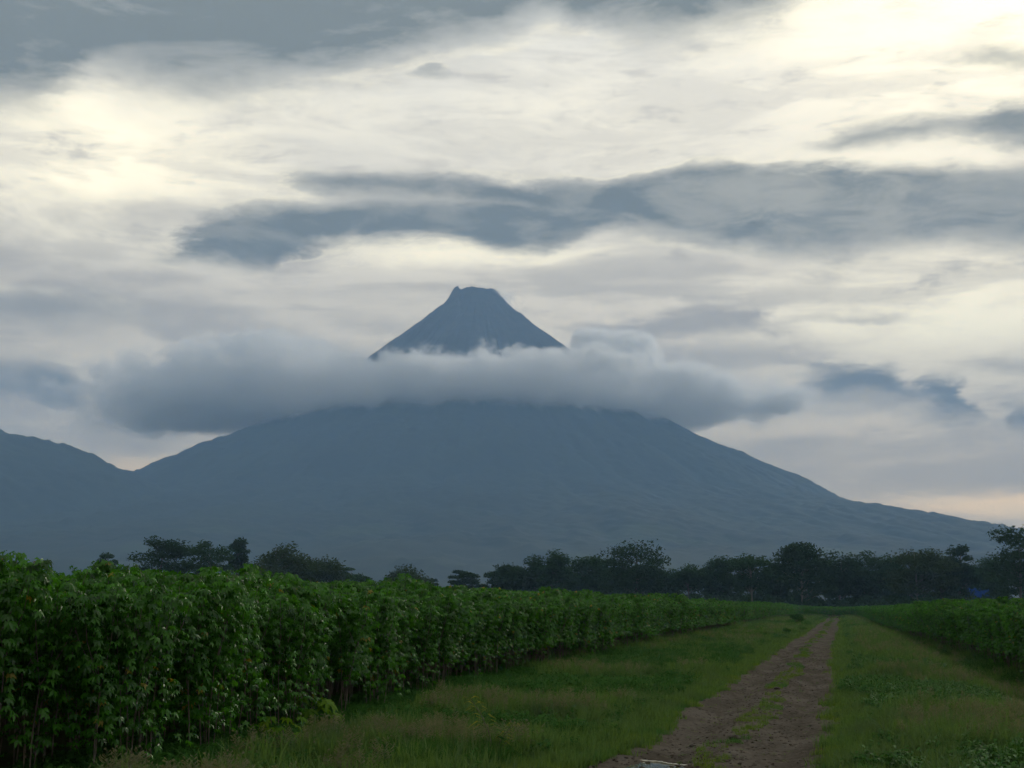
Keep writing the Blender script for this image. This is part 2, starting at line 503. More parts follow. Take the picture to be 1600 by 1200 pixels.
def build_ground():
    def sp(lo, hi, near, n):
        t = np.linspace(-1, 1, n)
        k = 6.2
        g = np.sinh(k * t) / np.sinh(k)
        return np.where(g < 0, -g * lo, g * hi)
    xs = np.unique(np.concatenate([sp(-8600, 8600, 1, 160), np.linspace(-60, 40, 260)]))
    ys = np.unique(np.concatenate([np.linspace(-350, 8, 14), np.linspace(8, 140, 360), np.linspace(141, 420, 180),
                                   np.geomspace(425, 11500, 60)]))
    X, Y = np.meshgrid(xs, ys)
    Z = ground_z(X, Y)
    s = X - track_x(np.minimum(Y, 400))
    under = (np.abs(s) < 1.75) & (Y < TRACK_END + 3)
    Z = np.where(under, -0.16, Z)
    V = np.stack([X, Y, Z], -1).reshape(-1, 3)
    nx, ny = len(xs), len(ys)
    i = np.arange(nx * ny).reshape(ny, nx)
    F = np.stack([i[:-1, :-1], i[:-1, 1:], i[1:, 1:], i[1:, :-1]], -1).reshape(-1, 4)
    o = link('ground', mesh_np('ground', V, F, ground_mat(), True))
    tag(o, kind='structure')
    # the dirt track: its own rutted sheet
    ss = np.linspace(-2.15, 2.15, 72)
    yy = np.concatenate([np.linspace(6, 60, 620), np.linspace(60.2, 150, 360), np.linspace(150.5, TRACK_END, 200)])
    S, Yt = np.meshgrid(ss, yy)
    X = S + track_x(Yt)
    Z = rut_z(S, Yt) + 0.004
    # shallow hollow that holds the puddle
    edge = sstep(1.65, 2.15, np.abs(S))
    Z = Z * (1 - edge) + (ground_z(X, Yt) - 0.05) * edge
    hol = np.exp(-((X - PUD[0]) / 0.75) ** 2 - ((Yt - PUD[1]) / 1.5) ** 2)
    Z = Z - 0.11 * hol
    V = np.stack([X, Yt, Z], -1).reshape(-1, 3)
    nx, ny = len(ss), len(yy)
    i = np.arange(nx * ny).reshape(ny, nx)
    F = np.stack([i[:-1, :-1], i[:-1, 1:], i[1:, 1:], i[1:, :-1]], -1).reshape(-1, 4)
    o = link('dirt_track', mesh_np('dirt_track', V, F, track_mat(), True))
    tag(o, 'rutted brown dirt track with a grassy middle running to the trees', kind='structure')

PUD = (-2.45, 18.6)
build_ground()

def surf_z(x, y):
    """surface seen at a point: the track sheet where there is one, else the ground"""
    s = x - track_x(y)
    z = ground_z(x, y)
    return np.where((np.abs(s) < 1.7) & (y < TRACK_END), rut_z(s, y), z)

# ------------------------------------------------------------------ volcano and hill
D_V = 7000.0
V_C = at(745, D_V)
PXM = D_V / FPX
PROF = [(0, 497), (18, 499), (30, 500), (40, 488), (48, 478), (85, 446), (140, 404), (205, 350), (300, 282), (350, 254),
        (425, 222), (495, 188), (555, 154), (655, 127), (755, 108), (855, 90), (1000, 62), (1200, 34), (1450, 8), (1750, -2), (1900, -8)]

def mountain_mat():
    m, N = new_mat('forest_slopes')
    pos = N.n('ShaderNodeNewGeometry').outputs['Position']
    sz = N.n('ShaderNodeSeparateXYZ'); N.put(sz.inputs[0], pos)
    n1 = N.noise(pos, 0.0022, 6.0, 0.6)
    n2 = N.noise(pos, 0.02, 4.0, 0.6)
    c = N.mix(N.mr(n1, 0.35, 0.68), (0.012, 0.021, 0.011), (0.019, 0.032, 0.014))
    c = N.mix(N.mr(n2, 0.5, 0.75), c, (0.009, 0.016, 0.009))
    # cleared pasture low on the slopes
    past = N.m('MULTIPLY', N.mr(N.noise(pos, 0.0032, 3.0, 0.5), 0.56, 0.66), N.mr(sz.outputs[2], 330.0, 200.0))
    c = N.mix(N.m('MULTIPLY', past, 0.22), c, (0.075, 0.120, 0.030))
    # bare lava and ash of the upper cone
    rock = N.mr(N.m('ADD', sz.outputs[2], N.m('MULTIPLY', n1, 300.0)), 1150.0, 1420.0)
    rc = N.mix(N.mr(n2, 0.4, 0.66), (0.030, 0.024, 0.018), (0.060, 0.048, 0.036))
    c = N.mix(rock, c, rc)
    p = N.n('ShaderNodeBsdfPrincipled')
    N.put(p.inputs['Base Color'], c)
    p.inputs['Roughness'].default_value = 0.95
    p.inputs['Specular IOR Level'].default_value = 0.1
    out = N.n('ShaderNodeOutputMaterial'); N.t.links.new(p.outputs[0], out.inputs[0])
    return m
M_MTN = mountain_mat()

def build_volcano():
    nr, na = 330, 1150
    r = np.concatenate([np.linspace(0, 1, 100) ** 1.2 * 700, np.linspace(705, 3400, 210), np.linspace(3420, 5950, 60)])
    nr = len(r)
    a = np.linspace(0, 2 * np.pi, na, endpoint=False)
    A, Rr = np.meshgrid(a, r)
    pr = np.array([p[0] for p in PROF]) * PXM
    ph = np.array([p[1] for p in PROF]) * PXM
    fwd = np.array([V_C.x, V_C.y]) / D_V
    side = np.array([fwd[1], -fwd[0]])           # to the right seen from the track
    # slightly wider to the left than to the right
    lat = np.cos(A)                              # a = 0 points right
    k = 1.0 - (0.055 + 0.11 * np.exp(-(Rr / 260) ** 2)) * np.clip(-lat, 0, 1)
    H = np.interp(Rr * k, pr, ph)
    X = V_C.x + Rr * (np.cos(A) * side[0] + np.sin(A) * fwd[0])
    Y = V_C.y + Rr * (np.cos(A) * side[1] + np.sin(A) * fwd[1])
    # gullies and spurs running down the flanks
    ca, sa = np.cos(A) * 5, np.sin(A) * 5
    gul = fbm(ca * 1.3 + 40, sa * 1.3 + 40 + Rr / 2500, 31, 4)
    gull = 1 - np.abs(fbm(ca * 2.3 + 80 + 0.5 * gul, sa * 2.3 + 80 + Rr / 700, 37, 3)) * 2
    w = sstep(60, 900, Rr) * (1 - sstep(3800, 5600, Rr))
    H = H + w * (26 * gul + 22 * (gull - 0.7)) + sstep(60, 300, Rr) * (1 - sstep(500, 900, Rr)) * (12 * gul + 7 * (gull - 0.7))
    H = H + 26 * fbm(X / 420, Y / 420, 61, 3) * w
    # forest canopy below, crags above
    canopy = sstep(650, 1300, Rr) * (1 - sstep(5300, 5900, Rr))
    H = H + canopy * (13 * np.maximum(vnoise(X / 19, Y / 19, 71), -0.15) + 9 * np.maximum(vnoise(X / 44, Y / 44, 73), -0.1) * 1.4)
    crag = 1 - sstep(150, 700, Rr)
    H = H + crag * (8 * fbm(X / 26, Y / 26, 81, 3) + 10 * fbm(X / 90, Y / 90, 83, 2)) * sstep(0, 40, Rr)
    # broken lip left of the summit
    lx = (X - V_C.x) * side[0] + (Y - V_C.y) * side[1]
    H = H + 26 * np.exp(-((lx + 118) / 26) ** 2) * (1 - sstep(150, 320, Rr)) * (0.6 + vnoise(X / 13, Y / 13, 91))
    H = H - 12 * np.exp(-((lx + 85) / 14) ** 2) * (1 - sstep(150, 320, Rr))
    # crater hollow
    H = H - 30 * (1 - sstep(10, 70, Rr))
    V = np.stack([X, Y, H], -1).reshape(-1, 3)
    i = np.arange(nr * na).reshape(nr, na)
    j = np.roll(i, -1, axis=1)
    F = np.stack([i[:-1], j[:-1], j[1:], i[1:]], -1).reshape(-1, 4)
    o = link('volcano', mesh_np('volcano', V, F, M_MTN, True))
    tag(o, 'tall blue-grey volcano cone rising behind the tree line', kind='structure')
    return V

VOLC_V = build_volcano()

def build_hill():
    c = at(-190, 6100)
    n = 260
    x = np.linspace(-2300, 2300, n); y = np.linspace(-1900, 1900, n)
    X, Y = np.meshgrid(x, y)
    rr = np.hypot(X / 2250, Y / 1850)
    hk = 6100 / FPX
    H = np.interp(np.hypot(X, Y * 1.2), np.array([0, 100, 190, 265, 340, 390, 450, 550, 700, 830]) * hk,
                  np.array([282, 270, 248, 236, 202, 177, 148, 100, 40, 0]) * hk)
    H = H + sstep(1.0, 0.7, rr) * 40 * fbm(X / 700 + 9, Y / 700, 5, 4)
    H = H + sstep(1.0, 0.9, rr) * (22 * np.maximum(vnoise(X / 24, Y / 24, 7), -0.15) + 18 * np.maximum(vnoise(X / 46, Y / 46, 8), -0.1))
    H = H - 12
    V = np.stack([X + c.x, Y + c.y, H], -1).reshape(-1, 3)
    i = np.arange(n * n).reshape(n, n)
    F = np.stack([i[:-1, :-1], i[:-1, 1:], i[1:, 1:], i[1:, :-1]], -1).reshape(-1, 4)
    o = link('hill', mesh_np('hill', V, F, M_MTN, True))
    tag(o, 'forested hill sloping down at the left behind the field', kind='structure')
    return V
HILL_V = build_hill()

# ------------------------------------------------------------------ the air
def haze():
    bm = bmesh.new()
    bmesh.ops.create_cube(bm, size=1.0)
    x0, x1, y0, y1, z0, z1 = -9000, 9000, -400, 12000, -32, 1720
    for v in bm.verts:
        v.co = (x0 if v.co.x < 0 else x1, y0 if v.co.y < 0 else y1, z0 if v.co.z < 0 else z1)
    me = bpy.data.meshes.new('haze'); bm.to_mesh(me); bm.free()
    m, N = new_mat('haze_air')
    p = N.n('ShaderNodeVolumePrincipled')
    p.inputs['Color'].default_value = (*HAZE_COL, 1)
    p.inputs['Density'].default_value = HAZE_D
    p.inputs['Anisotropy'].default_value = 0.0
    out = N.n('ShaderNodeOutputMaterial')
    N.t.links.new(p.outputs[0], out.inputs['Volume'])
    m.cycles.homogeneous_volume = True
    me.materials.append(m)
    o = link('haze', me)
    tag(o, 'pale blue evening haze filling the air over the plain', kind='stuff')
HAZE_D = 1.42e-4
HAZE_COL = (0.35, 0.585, 0.93)
haze()

def cloud(name, centre, ext, res, blobs, dens, nscale, namp, edge=0.35, seed=0.0, aniso=0.45, step=1.0):
    """a volume cloud: soft union of flattened lobes (x right, y away, z up, in metres), eaten into by noise.
    Geometry nodes evaluate the density once on a voxel grid."""
    fwd = Vector((V_C.x, V_C.y, 0)).normalized()
    m, S = new_mat(name + '_vapour')
    p = S.n('ShaderNodeVolumePrincipled')
    p.inputs['Color'].default_value = (1, 1, 1, 1)
    p.inputs['Anisotropy'].default_value = aniso
    at_ = S.n('ShaderNodeAttribute', attribute_name='density').outputs['Fac']
    p.inputs['Density Attribute'].default_value = ''
    S.put(p.inputs['Density'], S.m('MULTIPLY', at_, dens))
    out = S.n('ShaderNodeOutputMaterial')
    S.t.links.new(p.outputs[0], out.inputs['Volume'])
    m.cycles.volume_step_rate = step
    g = bpy.data.node_groups.new(name, 'GeometryNodeTree')
    N = NT(g)
    g.interface.new_socket('Geometry', in_out='INPUT', socket_type='NodeSocketGeometry')
    g.interface.new_socket('Geometry', in_out='OUTPUT', socket_type='NodeSocketGeometry')
    N.n('NodeGroupInput')
    pos = N.n('GeometryNodeInputPosition').outputs[0]
    nz = N.noise(N.vm('MULTIPLY', N.vm('ADD', pos, (seed, seed, 0)), (1, 1, 1.25)), nscale, 5.0, 0.6)
    n2 = N.noise(N.vm('ADD', pos, (seed, 0, 50)), nscale * 2.6, 6.0, 0.62)
    n2 = N.m('SUBTRACT', 0.72, N.m('ABSOLUTE', N.m('MULTIPLY_ADD', n2, 2.6, -1.3)))   # rounded billows
    best = None
    for (c, r) in blobs:
        d = N.vm('MULTIPLY', N.vm('SUBTRACT', pos, c), tuple(1 / q for q in r))
        sq = N.n('ShaderNodeSeparateXYZ'); N.put(sq.inputs[0], N.vm('MULTIPLY', d, d))
        r2 = N.m('ADD', sq.outputs[0], sq.outputs[1])
        q4 = N.m('ADD', N.m('MULTIPLY', r2, r2), N.m('MULTIPLY', sq.outputs[2], sq.outputs[2]))
        ln = N.m('SUBTRACT', 1.0, N.m('POWER', q4, 0.25))
        best = ln if best is None else N.m('SMOOTH_MAX', best, ln, 0.15)
    sp = N.n('ShaderNodeSeparateXYZ'); N.put(sp.inputs[0], pos)
    bite = N.m('MAXIMUM', N.mr(sp.outputs[2], -ext[2] * 0.42, ext[2] * 0.05, 0.4, 1.0),
               N.mr(N.m('ABSOLUTE', sp.outputs[0]), ext[0] * 0.5, ext[0] * 0.8, 0.0, 1.25))
    bite = N.m('MULTIPLY', bite, N.mr(N.m('ABSOLUTE', sp.outputs[0]), ext[0] * .14, ext[0] * .40, 0.55, 1.0))
    nn = N.m('ADD', N.m('MULTIPLY', N.m('SUBTRACT', nz, 0.5), namp), N.m('MULTIPLY', N.m('SUBTRACT', n2, 0.5), namp * 0.45))
    f = N.m('ADD', N.m('SUBTRACT', best, 0.10), N.m('MULTIPLY', nn, bite))
    vc = N.n('GeometryNodeVolumeCube')
    soft = N.m('ADD', N.mr(sp.outputs[2], -ext[2] * 0.34, ext[2] * 0.02, edge * 3.0, edge),
               N.mr(N.m('ABSOLUTE', sp.outputs[0]), ext[0] * 0.5, ext[0] * 0.85, 0.0, edge * 4.0))
    N.put(vc.inputs['Density'], N.mr(f, 0.0, soft))
    vc.inputs['Min'].default_value = tuple(-q for q in ext)
    vc.inputs['Max'].default_value = ext
    for k, ax in enumerate('XYZ'):
        vc.inputs['Resolution ' + ax].default_value = res[k]
    sm = N.n('GeometryNodeSetMaterial')
    sm.inputs['Material'].default_value = m
    go = N.n('NodeGroupOutput')
    g.links.new(vc.outputs[0], sm.inputs['Geometry']); g.links.new(sm.outputs[0], go.inputs[0])
    vd = bpy.data.volumes.new(name)
    vd.materials.append(m)
    o = link(name, vd, loc=centre)
    o.modifiers.new('vapour', 'NODES').node_group = g
    o.rotation_euler.z = math.atan2(-fwd.x, fwd.y)
    return o

CLOUD_N = 1.8
def build_clouds():
    # collar of cloud hugging the cone
    c = at(700, D_V, 1000)
    blobs = [((60, -80, -50), (1240, 1230, 150)),
             ((-900, -250, 0), (780, 620, 165)),
             ((900, -150, 0), (640, 520, 110)),
             ((1320, -100, -5), (520, 360, 62)),
             ((760, -250, 170), (190, 210, 110)),
             ((880, -240, 205), (170, 190, 105)),
             ((700, -260, 240), (120, 130, 85)),
             ((-880, -300, 150), (360, 280, 115)),
             ((-1330, -200, -70), (420, 360, 110))]
    o = cloud('cloud', c, (2050, 1600, 460), (290, 180, 110), blobs, 0.020, 0.0052, CLOUD_N, 0.10, step=1.6)
    tag(o, 'long grey-white cloud wrapped round the volcano below its summit', 'cloud', 'clouds on the volcano')
    s = at(770, D_V - 30, 1530)
    o = cloud('steam', s, (190, 150, 110), (70, 56, 44), [((-10, 0, 20), (95, 70, 30)), ((62, 20, -10), (55, 60, 55)), ((-95, 0, -5), (38, 40, 36))],
              0.014, 0.017, 1.3, 0.4)
    tag(o, 'thin wisp of pale steam clinging to the volcano summit', 'steam')
build_clouds()

# ------------------------------------------------------------------ scatter (geometry nodes, only for uncountable stuff)
def scatter(name, pts, rot, scl, idx, protos, label, kind='stuff', cat=None):
    me = bpy.data.meshes.new(name)
    me.vertices.add(len(pts))
    me.vertices.foreach_set('co', np.asarray(pts, np.float32).ravel())
    for an, typ, arr in (('rot', 'FLOAT_VECTOR', rot), ('scl', 'FLOAT_VECTOR', scl)):
        a = me.attributes.new(an, typ, 'POINT')
        a.data.foreach_set('vector', np.asarray(arr, np.float32).ravel())
    a = me.attributes.new('idx', 'INT', 'POINT')
    a.data.foreach_set('value', np.asarray(idx, np.int32))
    o = link(name, me)
    c = bpy.data.collections.new(name + '_kinds')
    for i, pm in enumerate(protos):
        p = bpy.data.objects.new('%s_kind_%02d' % (name, i), pm)
        c.objects.link(p)
    g = bpy.data.node_groups.new(name, 'GeometryNodeTree')
    g.interface.new_socket('Geometry', in_out='INPUT', socket_type='NodeSocketGeometry')
    g.interface.new_socket('Geometry', in_out='OUTPUT', socket_type='NodeSocketGeometry')
    N = g.nodes; L = g.links
    gi = N.new('NodeGroupInput'); go = N.new('NodeGroupOutput')
    ci = N.new('GeometryNodeCollectionInfo')
    ci.inputs['Collection'].default_value = c
    ci.inputs['Separate Children'].default_value = True
    ci.inputs['Reset Children'].default_value = True
    ip = N.new('GeometryNodeInstanceOnPoints')
    def na(an, t):
        q = N.new('GeometryNodeInputNamedAttribute'); q.data_type = t
        q.inputs['Name'].default_value = an
        return q.outputs['Attribute']
    er = N.new('FunctionNodeEulerToRotation')
    L.new(na('rot', 'FLOAT_VECTOR'), er.inputs[0])
    L.new(gi.outputs[0], ip.inputs['Points'])
    L.new(ci.outputs[0], ip.inputs['Instance'])
    ip.inputs['Pick Instance'].default_value = True
    L.new(na('idx', 'INT'), ip.inputs['Instance Index'])
    L.new(er.outputs[0], ip.inputs['Rotation'])
    L.new(na('scl', 'FLOAT_VECTOR'), ip.inputs['Scale'])
    L.new(ip.outputs[0], go.inputs[0])
    md = o.modifiers.new('scatter', 'NODES')
    md.node_group = g
    tag(o, label, cat, kind=kind)
    return o

# ------------------------------------------------------------------ cassava
def frame_of(d, roll=0.0):
    """right, forward, normal for a leaf whose midrib runs along d"""
    d = d.normalized()
    s = d.cross(Vector((0, 0, 1)))
    if s.length < 1e-3: s = Vector((1, 0, 0))
    s.normalize()
    n = s.cross(d).normalized()
    q = Matrix.Rotation(roll, 3, d)
    return q @ s, d, q @ n

LOBES7 = [(-112, .52), (-70, .80), (-34, .95), (0, 1.0), (34, .95), (70, .80), (112, .52)]
LOBES5 = [(-95, .62), (-46, .9), (0, 1.0), (46, .9), (95, .62)]
LOBES3 = [(-75, .85), (0, 1.0), (75, .85)]

def palmate(mb, base, d, size, roll, tint, rnd, lobes=LOBES7, wid=0.19, droop=0.45):
    s, f, n = frame_of(d, roll)
    for ang, ln in lobes:
        a = math.radians(ang + rnd.uniform(-6, 6))
        L = size * ln * rnd.uniform(0.9, 1.08)
        f2 = f * math.cos(a) + s * math.sin(a)
        s2 = s * math.cos(a) - f * math.sin(a)
        w = size * wid * (0.75 + 0.25 * ln)
        dr = droop * rnd.uniform(0.6, 1.5)
        p0 = base
        pm = base + f2 * (0.52 * L) - n * (0.18 * dr * L)
        pl = pm + s2 * w + n * (0.3 * w)
        pr = pm - s2 * w + n * (0.3 * w)
        pt = base + f2 * (L * 0.95) - n * (dr * 0.9 * L)
        mb.add([p0, pm, pt, pl, pr], quads=[(0, 1, 2, 3), (0, 4, 2, 1)], tint=tint)

def cassava_meshes(seed, height=2.35, leaves=96, leafy_from=0.36, lobes=LOBES7, lsize=0.155, nst=None):
    rnd = random.Random(seed)
    st, lf = MB(), MB()
    tips = []
    for k in range(nst or rnd.choice((2, 3, 3))):
        a = rnd.uniform(0, 6.283)
        b = Vector((math.cos(a), math.sin(a), 0)) * rnd.uniform(0.02, 0.07)
        lean = Vector((math.cos(a), math.sin(a), 0)) * rnd.uniform(0.02, 0.16)
        hb = height * rnd.uniform(0.42, 0.6)
        p1 = b + lean * hb * 0.5 + Vector((rnd.uniform(-.03, .03), rnd.uniform(-.03, .03), hb * 0.5))
        p2 = b + lean * hb + Vector((rnd.uniform(-.05, .05), rnd.uniform(-.05, .05), hb))
        st.tube([b + Vector((0, 0, -0.08)), p1, p2], [0.011, 0.009, 0.0075], 5)
        for j in range(rnd.choice((2, 3, 3))):
            a2 = rnd.uniform(0, 6.283)
            e = p2 + Vector((math.cos(a2) * rnd.uniform(.14, .60), math.sin(a2) * rnd.uniform(.14, .60),
                             height * rnd.uniform(0.90, 1.0) - p2.z))
            mid = p2.lerp(e, 0.5) + Vector((math.cos(a2), math.sin(a2), 0)) * 0.06
            st.tube([p2, mid, e], [0.008, 0.006, 0.004], 4)
            tips.append((p2, mid, e))
    for i in range(leaves):
        p2, mid, e = rnd.choice(tips)
        t = rnd.random() ** 0.9
        z0 = height * leafy_from
        if t > 0.25:
            q = (t - 0.25) / 0.75
            base = mid.lerp(e, (q - .5) * 2) if q > .5 else p2.lerp(mid, q * 2)
        else:
            base = Vector((p2.x, p2.y, z0 + (p2.z - z0) * t / 0.25))
        if i < leaves * .16:
            base = mid.lerp(e, rnd.uniform(.75, 1.0))
        a = rnd.uniform(0, 6.283)
        up = rnd.uniform(-0.15, 0.75) if base.z < height * .85 else rnd.uniform(-.2, .3)
        pd = Vector((math.cos(a), math.sin(a), up)).normalized()
        pl = rnd.uniform(.08, .18) if base.z > height * .9 else rnd.uniform(0.12, 0.30) if t > .25 else rnd.uniform(.16, .48)
        j = base + pd * pl
        sd_ = pd.cross(Vector((0, 0, 1))).normalized() * 0.0022
        lf.add([base - sd_, base + sd_, j + sd_, j - sd_], quads=[(0, 1, 2, 3)], tint=0.15)
        dd = Vector((math.cos(a), math.sin(a), rnd.uniform(-1.1, -0.15)))
        palmate(lf, j, dd, lsize * rnd.uniform(0.75, 1.2), rnd.uniform(-0.5, 0.5), 1.6 if rnd.random() < (.03 if t < .3 else .008) else min(1, max(0, rnd.gauss(0.5, 0.28))), rnd, lobes)
    return st.mesh('cassava_stem', M_CSTEM, True), lf.mesh('cassava_foliage', M_CASS)

def joined(ms, name):
    """one mesh out of several (keeps materials and tint)"""
    V, Q, T, tint, mi, mats = [], [], [], [], [], []
    off = 0
    polys = []
    for k, me in enumerate(ms):
        co = np.empty(len(me.vertices) * 3, np.float32); me.vertices.foreach_get('co', co)
        V.append(co.reshape(-1, 3))
        t = np.empty(len(me.vertices), np.float32); me.attributes['tint'].data.foreach_get('value', t)
        tint.append(t)
        li = np.empty(len(me.loops), np.int32); me.loops.foreach_get('vertex_index', li)
        polys.append(li.reshape(-1, 4) + off)
        mi.append(np.full(len(me.polygons), k, np.int32))
        mats.append(me.materials[0])
        off += len(me.vertices)
    me = mesh_np(name, np.concatenate(V), np.concatenate(polys), None, False, np.concatenate(tint))
    for m_ in mats: me.materials.append(m_)
    me.polygons.foreach_set('material_index', np.concatenate(mi))
    return me

CV = [cassava_meshes(100 + i, height=2.35 + 0.05 * (i % 3), leaves=[540, 580, 600, 520][i % 4], lobes=LOBES5, lsize=0.100,
                     leafy_from=[0.30, 0.34, 0.38, 0.15][i % 4]) for i in range(9)]
CLOW = [joined(cassava_meshes(200 + i, leaves=230, lobes=LOBES3, lsize=0.145, leafy_from=0.3), 'cassava_far') for i in range(6)]
CNEAR = [joined(c, 'cassava_near') for c in CV]

def left_edge(y):  return -8.7 + 0.004 * y + 0.9 * (1 - sstep(14, 36, y))
def right_edge(y): return 5.75 + 0.004 * y

def field_points():
    L, Rt, F2, X2 = [], [], [], []
    r = random.Random(5)
    # left field, rows parallel to the track
    for i in range(34):
        y = 14.2 if i == 0 else 13.5
        while y < 134 - 0.05 * i:
            x = left_edge(y) - (i * 0.72 if i < 4 else 2.16 + (i - 3) * .9) + r.uniform(-.24, .24)
            if x > -0.66 * y - 3.5:
                L.append((x, y + r.uniform(-.12, .12), i))
            y += 0.56 if i < 2 else (0.7 if i < 4 else 0.9)
    for i in range(22):
        y = 36.0
        while y < 332:
            x = right_edge(y) + i * 0.98 + r.uniform(-.14, .14)
            if x < 0.14 * y + 4.0:
                Rt.append((x, y + r.uniform(-.12, .12), i))
            y += 0.85 if i < 2 else (1.0 if y < 150 else 1.3)
    for i in range(30):
        y = 147.0 + 0.1 * i
        while y < 322:
            F2.append((-8.3 + 0.016 * (y - 150) - i * 1.1 + r.uniform(-.2, .2), y + r.uniform(-.2, .2), i))
            y += 0.95
    for i in range(14):
        x = -95.0
        while x < 70:
            X2.append((x + r.uniform(-.2, .2), 324 + i * 1.3 + r.uniform(-.2, .2), i))
            x += 1.1
    return L, Rt, F2, X2

def build_crop():
    L, Rt, F2, X2 = field_points()
    def vis(p):
        return -0.61 * p[1] < p[0] < 0.135 * p[1]
    one = []
    for side, pts in (('L', L), ('R', Rt)):
        for k, p in enumerate(pts):
            if vis(p) and p[2] <= (2 if side == 'L' else 1):
                one.append((math.hypot(p[0], p[1]) * (1 + 0.22 * p[2]) * (1.0 if side == 'L' else 1.15), side, k))
    one.sort()
    chosen = one[:300]
    taken = {(s, k) for _, s, k in chosen}
    r = random.Random(77)
    for _, s, k in chosen:
        x, y, i = (L if s == 'L' else Rt)[k]
        v = r.randrange(len(CV))
        if s == 'L' and y < 21 and i < 2: v = r.choice((3, 7))
        e = bpy.data.objects.new('cassava_plant', None)
        COL.objects.link(e)
        e.empty_display_size = 0.2
        e.location = (x, y, float(ground_z(x, y)) - 0.02)
        sc_ = r.uniform(0.9, 1.06) * (0.91, .95, 1.0)[i] * (0.965 + 0.035 * float(sstep(20, 52, y)) if s == 'L' else 1.0)
        e.rotation_euler = (r.uniform(-.06, .06), r.uniform(-.06, .06), r.uniform(0, 6.283))
        e.scale = (sc_, sc_, sc_ * r.uniform(.96, 1.05))
        if s == 'L':
            lab = ['leafy cassava plant in the outermost row of the left field beside the grass',
                   'leafy cassava plant in the second row of the left field',
                   'leafy cassava plant in the third row of the left field'][i]
            grp = ['outermost cassava row left of the track', 'second cassava row left of the track', 'third cassava row left of the track'][i]
        else:
            lab = ['leafy cassava plant in the outermost row of the right field beside the ditch',
                   'leafy cassava plant in the second row of the right field'][i]
            grp = ['outermost cassava row right of the track', 'second cassava row right of the track'][i]
        tag(e, lab, 'cassava plant', grp)
        o1 = link('stem', CV[v][0], e)
        o2 = link('foliage', CV[v][1], e); o2['kind'] = 'stuff'
    def rest(name, pts, skip, protos, label, lowfrom=None):
        P, Ro, S, I = [], [], [], []
        for k, (x, y, i) in enumerate(pts):
            if skip and (skip, k) in taken: continue
            P.append((x, y, float(ground_z(x, y)) - 0.02))
            Ro.append((r.uniform(-.06, .06), r.uniform(-.06, .06), r.uniform(0, 6.283)))
            q = r.uniform(0.88, 1.06) * (0.965 + 0.035 * float(sstep(20, 52, y)) if skip == 'L' else 1.0)
            S.append((q, q, q * r.uniform(.95, 1.06)))
            far = lowfrom is not None and y > lowfrom
            I.append(r.randrange(9) if not far else 9 + r.randrange(6))
        scatter(name, P, Ro, S, I, protos, label)
    P15 = CNEAR + CLOW
    rest('cassava_crop', L, 'L', P15, 'dense green cassava crop filling the left field behind its front rows', 85)
    rest('cassava_crop', Rt, 'R', P15, 'dense green cassava crop filling the field right of the track', 95)
    rest('cassava_crop', F2 + X2, None, P15, 'far green cassava crop beyond the gap and across the track end', 10)
build_crop()

# ------------------------------------------------------------------ grasses and verge plants
def blade(mb, r, base, h, w, lean, a, tint, seg=3):
    d = Vector((math.cos(a), math.sin(a), 0)); s = Vector((-math.sin(a), math.cos(a), 0))
    vs = []
    for k in range(seg + 1):
        t = k / seg
        p = base + Vector((0, 0, h * t * (1 - 0.28 * lean * t))) + d * (lean * h * t * t)
        ww = w * (1 - t ** 1.6) + 0.0004
        vs += [p - s * ww, p + s * ww]
    mb.add(vs, quads=[(2 * k, 2 * k + 1, 2 * k + 3, 2 * k + 2) for k in range(seg)], tint=tint)

def clump(seed, n, hgt, w, spread, mat, lean=0.5):
    r = random.Random(seed); mb = MB()
    for i in range(n):
        a = r.uniform(0, 6.283); q = spread * math.sqrt(r.random())
        b = Vector((math.cos(a) * q, math.sin(a) * q, -0.02))
        blade(mb, r, b, hgt * r.uniform(0.55, 1.15), w * r.uniform(.7, 1.3), abs(r.gauss(0, lean)), r.uniform(0, 6.283),
              min(1, max(0, r.gauss(.5, .38))))
    return mb.mesh('grass_clump', mat)

def seed_clump(seed, n, hgt):
    r = random.Random(seed); mb = MB()
    for i in range(n):
        a = r.uniform(0, 6.283); q = 0.22 * math.sqrt(r.random())
        b = Vector((math.cos(a) * q, math.sin(a) * q, -0.02))
        h = hgt * r.uniform(.65, 1.1); ln = abs(r.gauss(0, .22)); a2 = r.uniform(0, 6.283)
        blade(mb, r, b, h, 0.0016, ln, a2, .2, 3)
        d = Vector((math.cos(a2), math.sin(a2), 0))
        # open seed head: hair-thin side branches with tiny spikelets
        for k in range(13):
            t = 0.66 + 0.34 * k / 13
            p = b + Vector((0, 0, h * t * (1 - .28 * ln * t))) + d * (ln * h * t * t)
            a3 = r.uniform(0, 6.283); L = 0.075 * (1.15 - (t - .66) * 2.4) + .012
            e = p + Vector((math.cos(a3) * L, math.sin(a3) * L, L * r.uniform(.1, .8)))
            s = Vector((-math.sin(a3), math.cos(a3), 0)) * .0011
            u = Vector((0, 0, .0075)); tt = r.uniform(.2, 1)
            mb.add([p - s, p + s, e + s * 2.2 + u, e - s * 2.2 - u], quads=[(0, 1, 2, 3)], tint=tt)
    return mb.mesh('seed_grass', M_SEED)

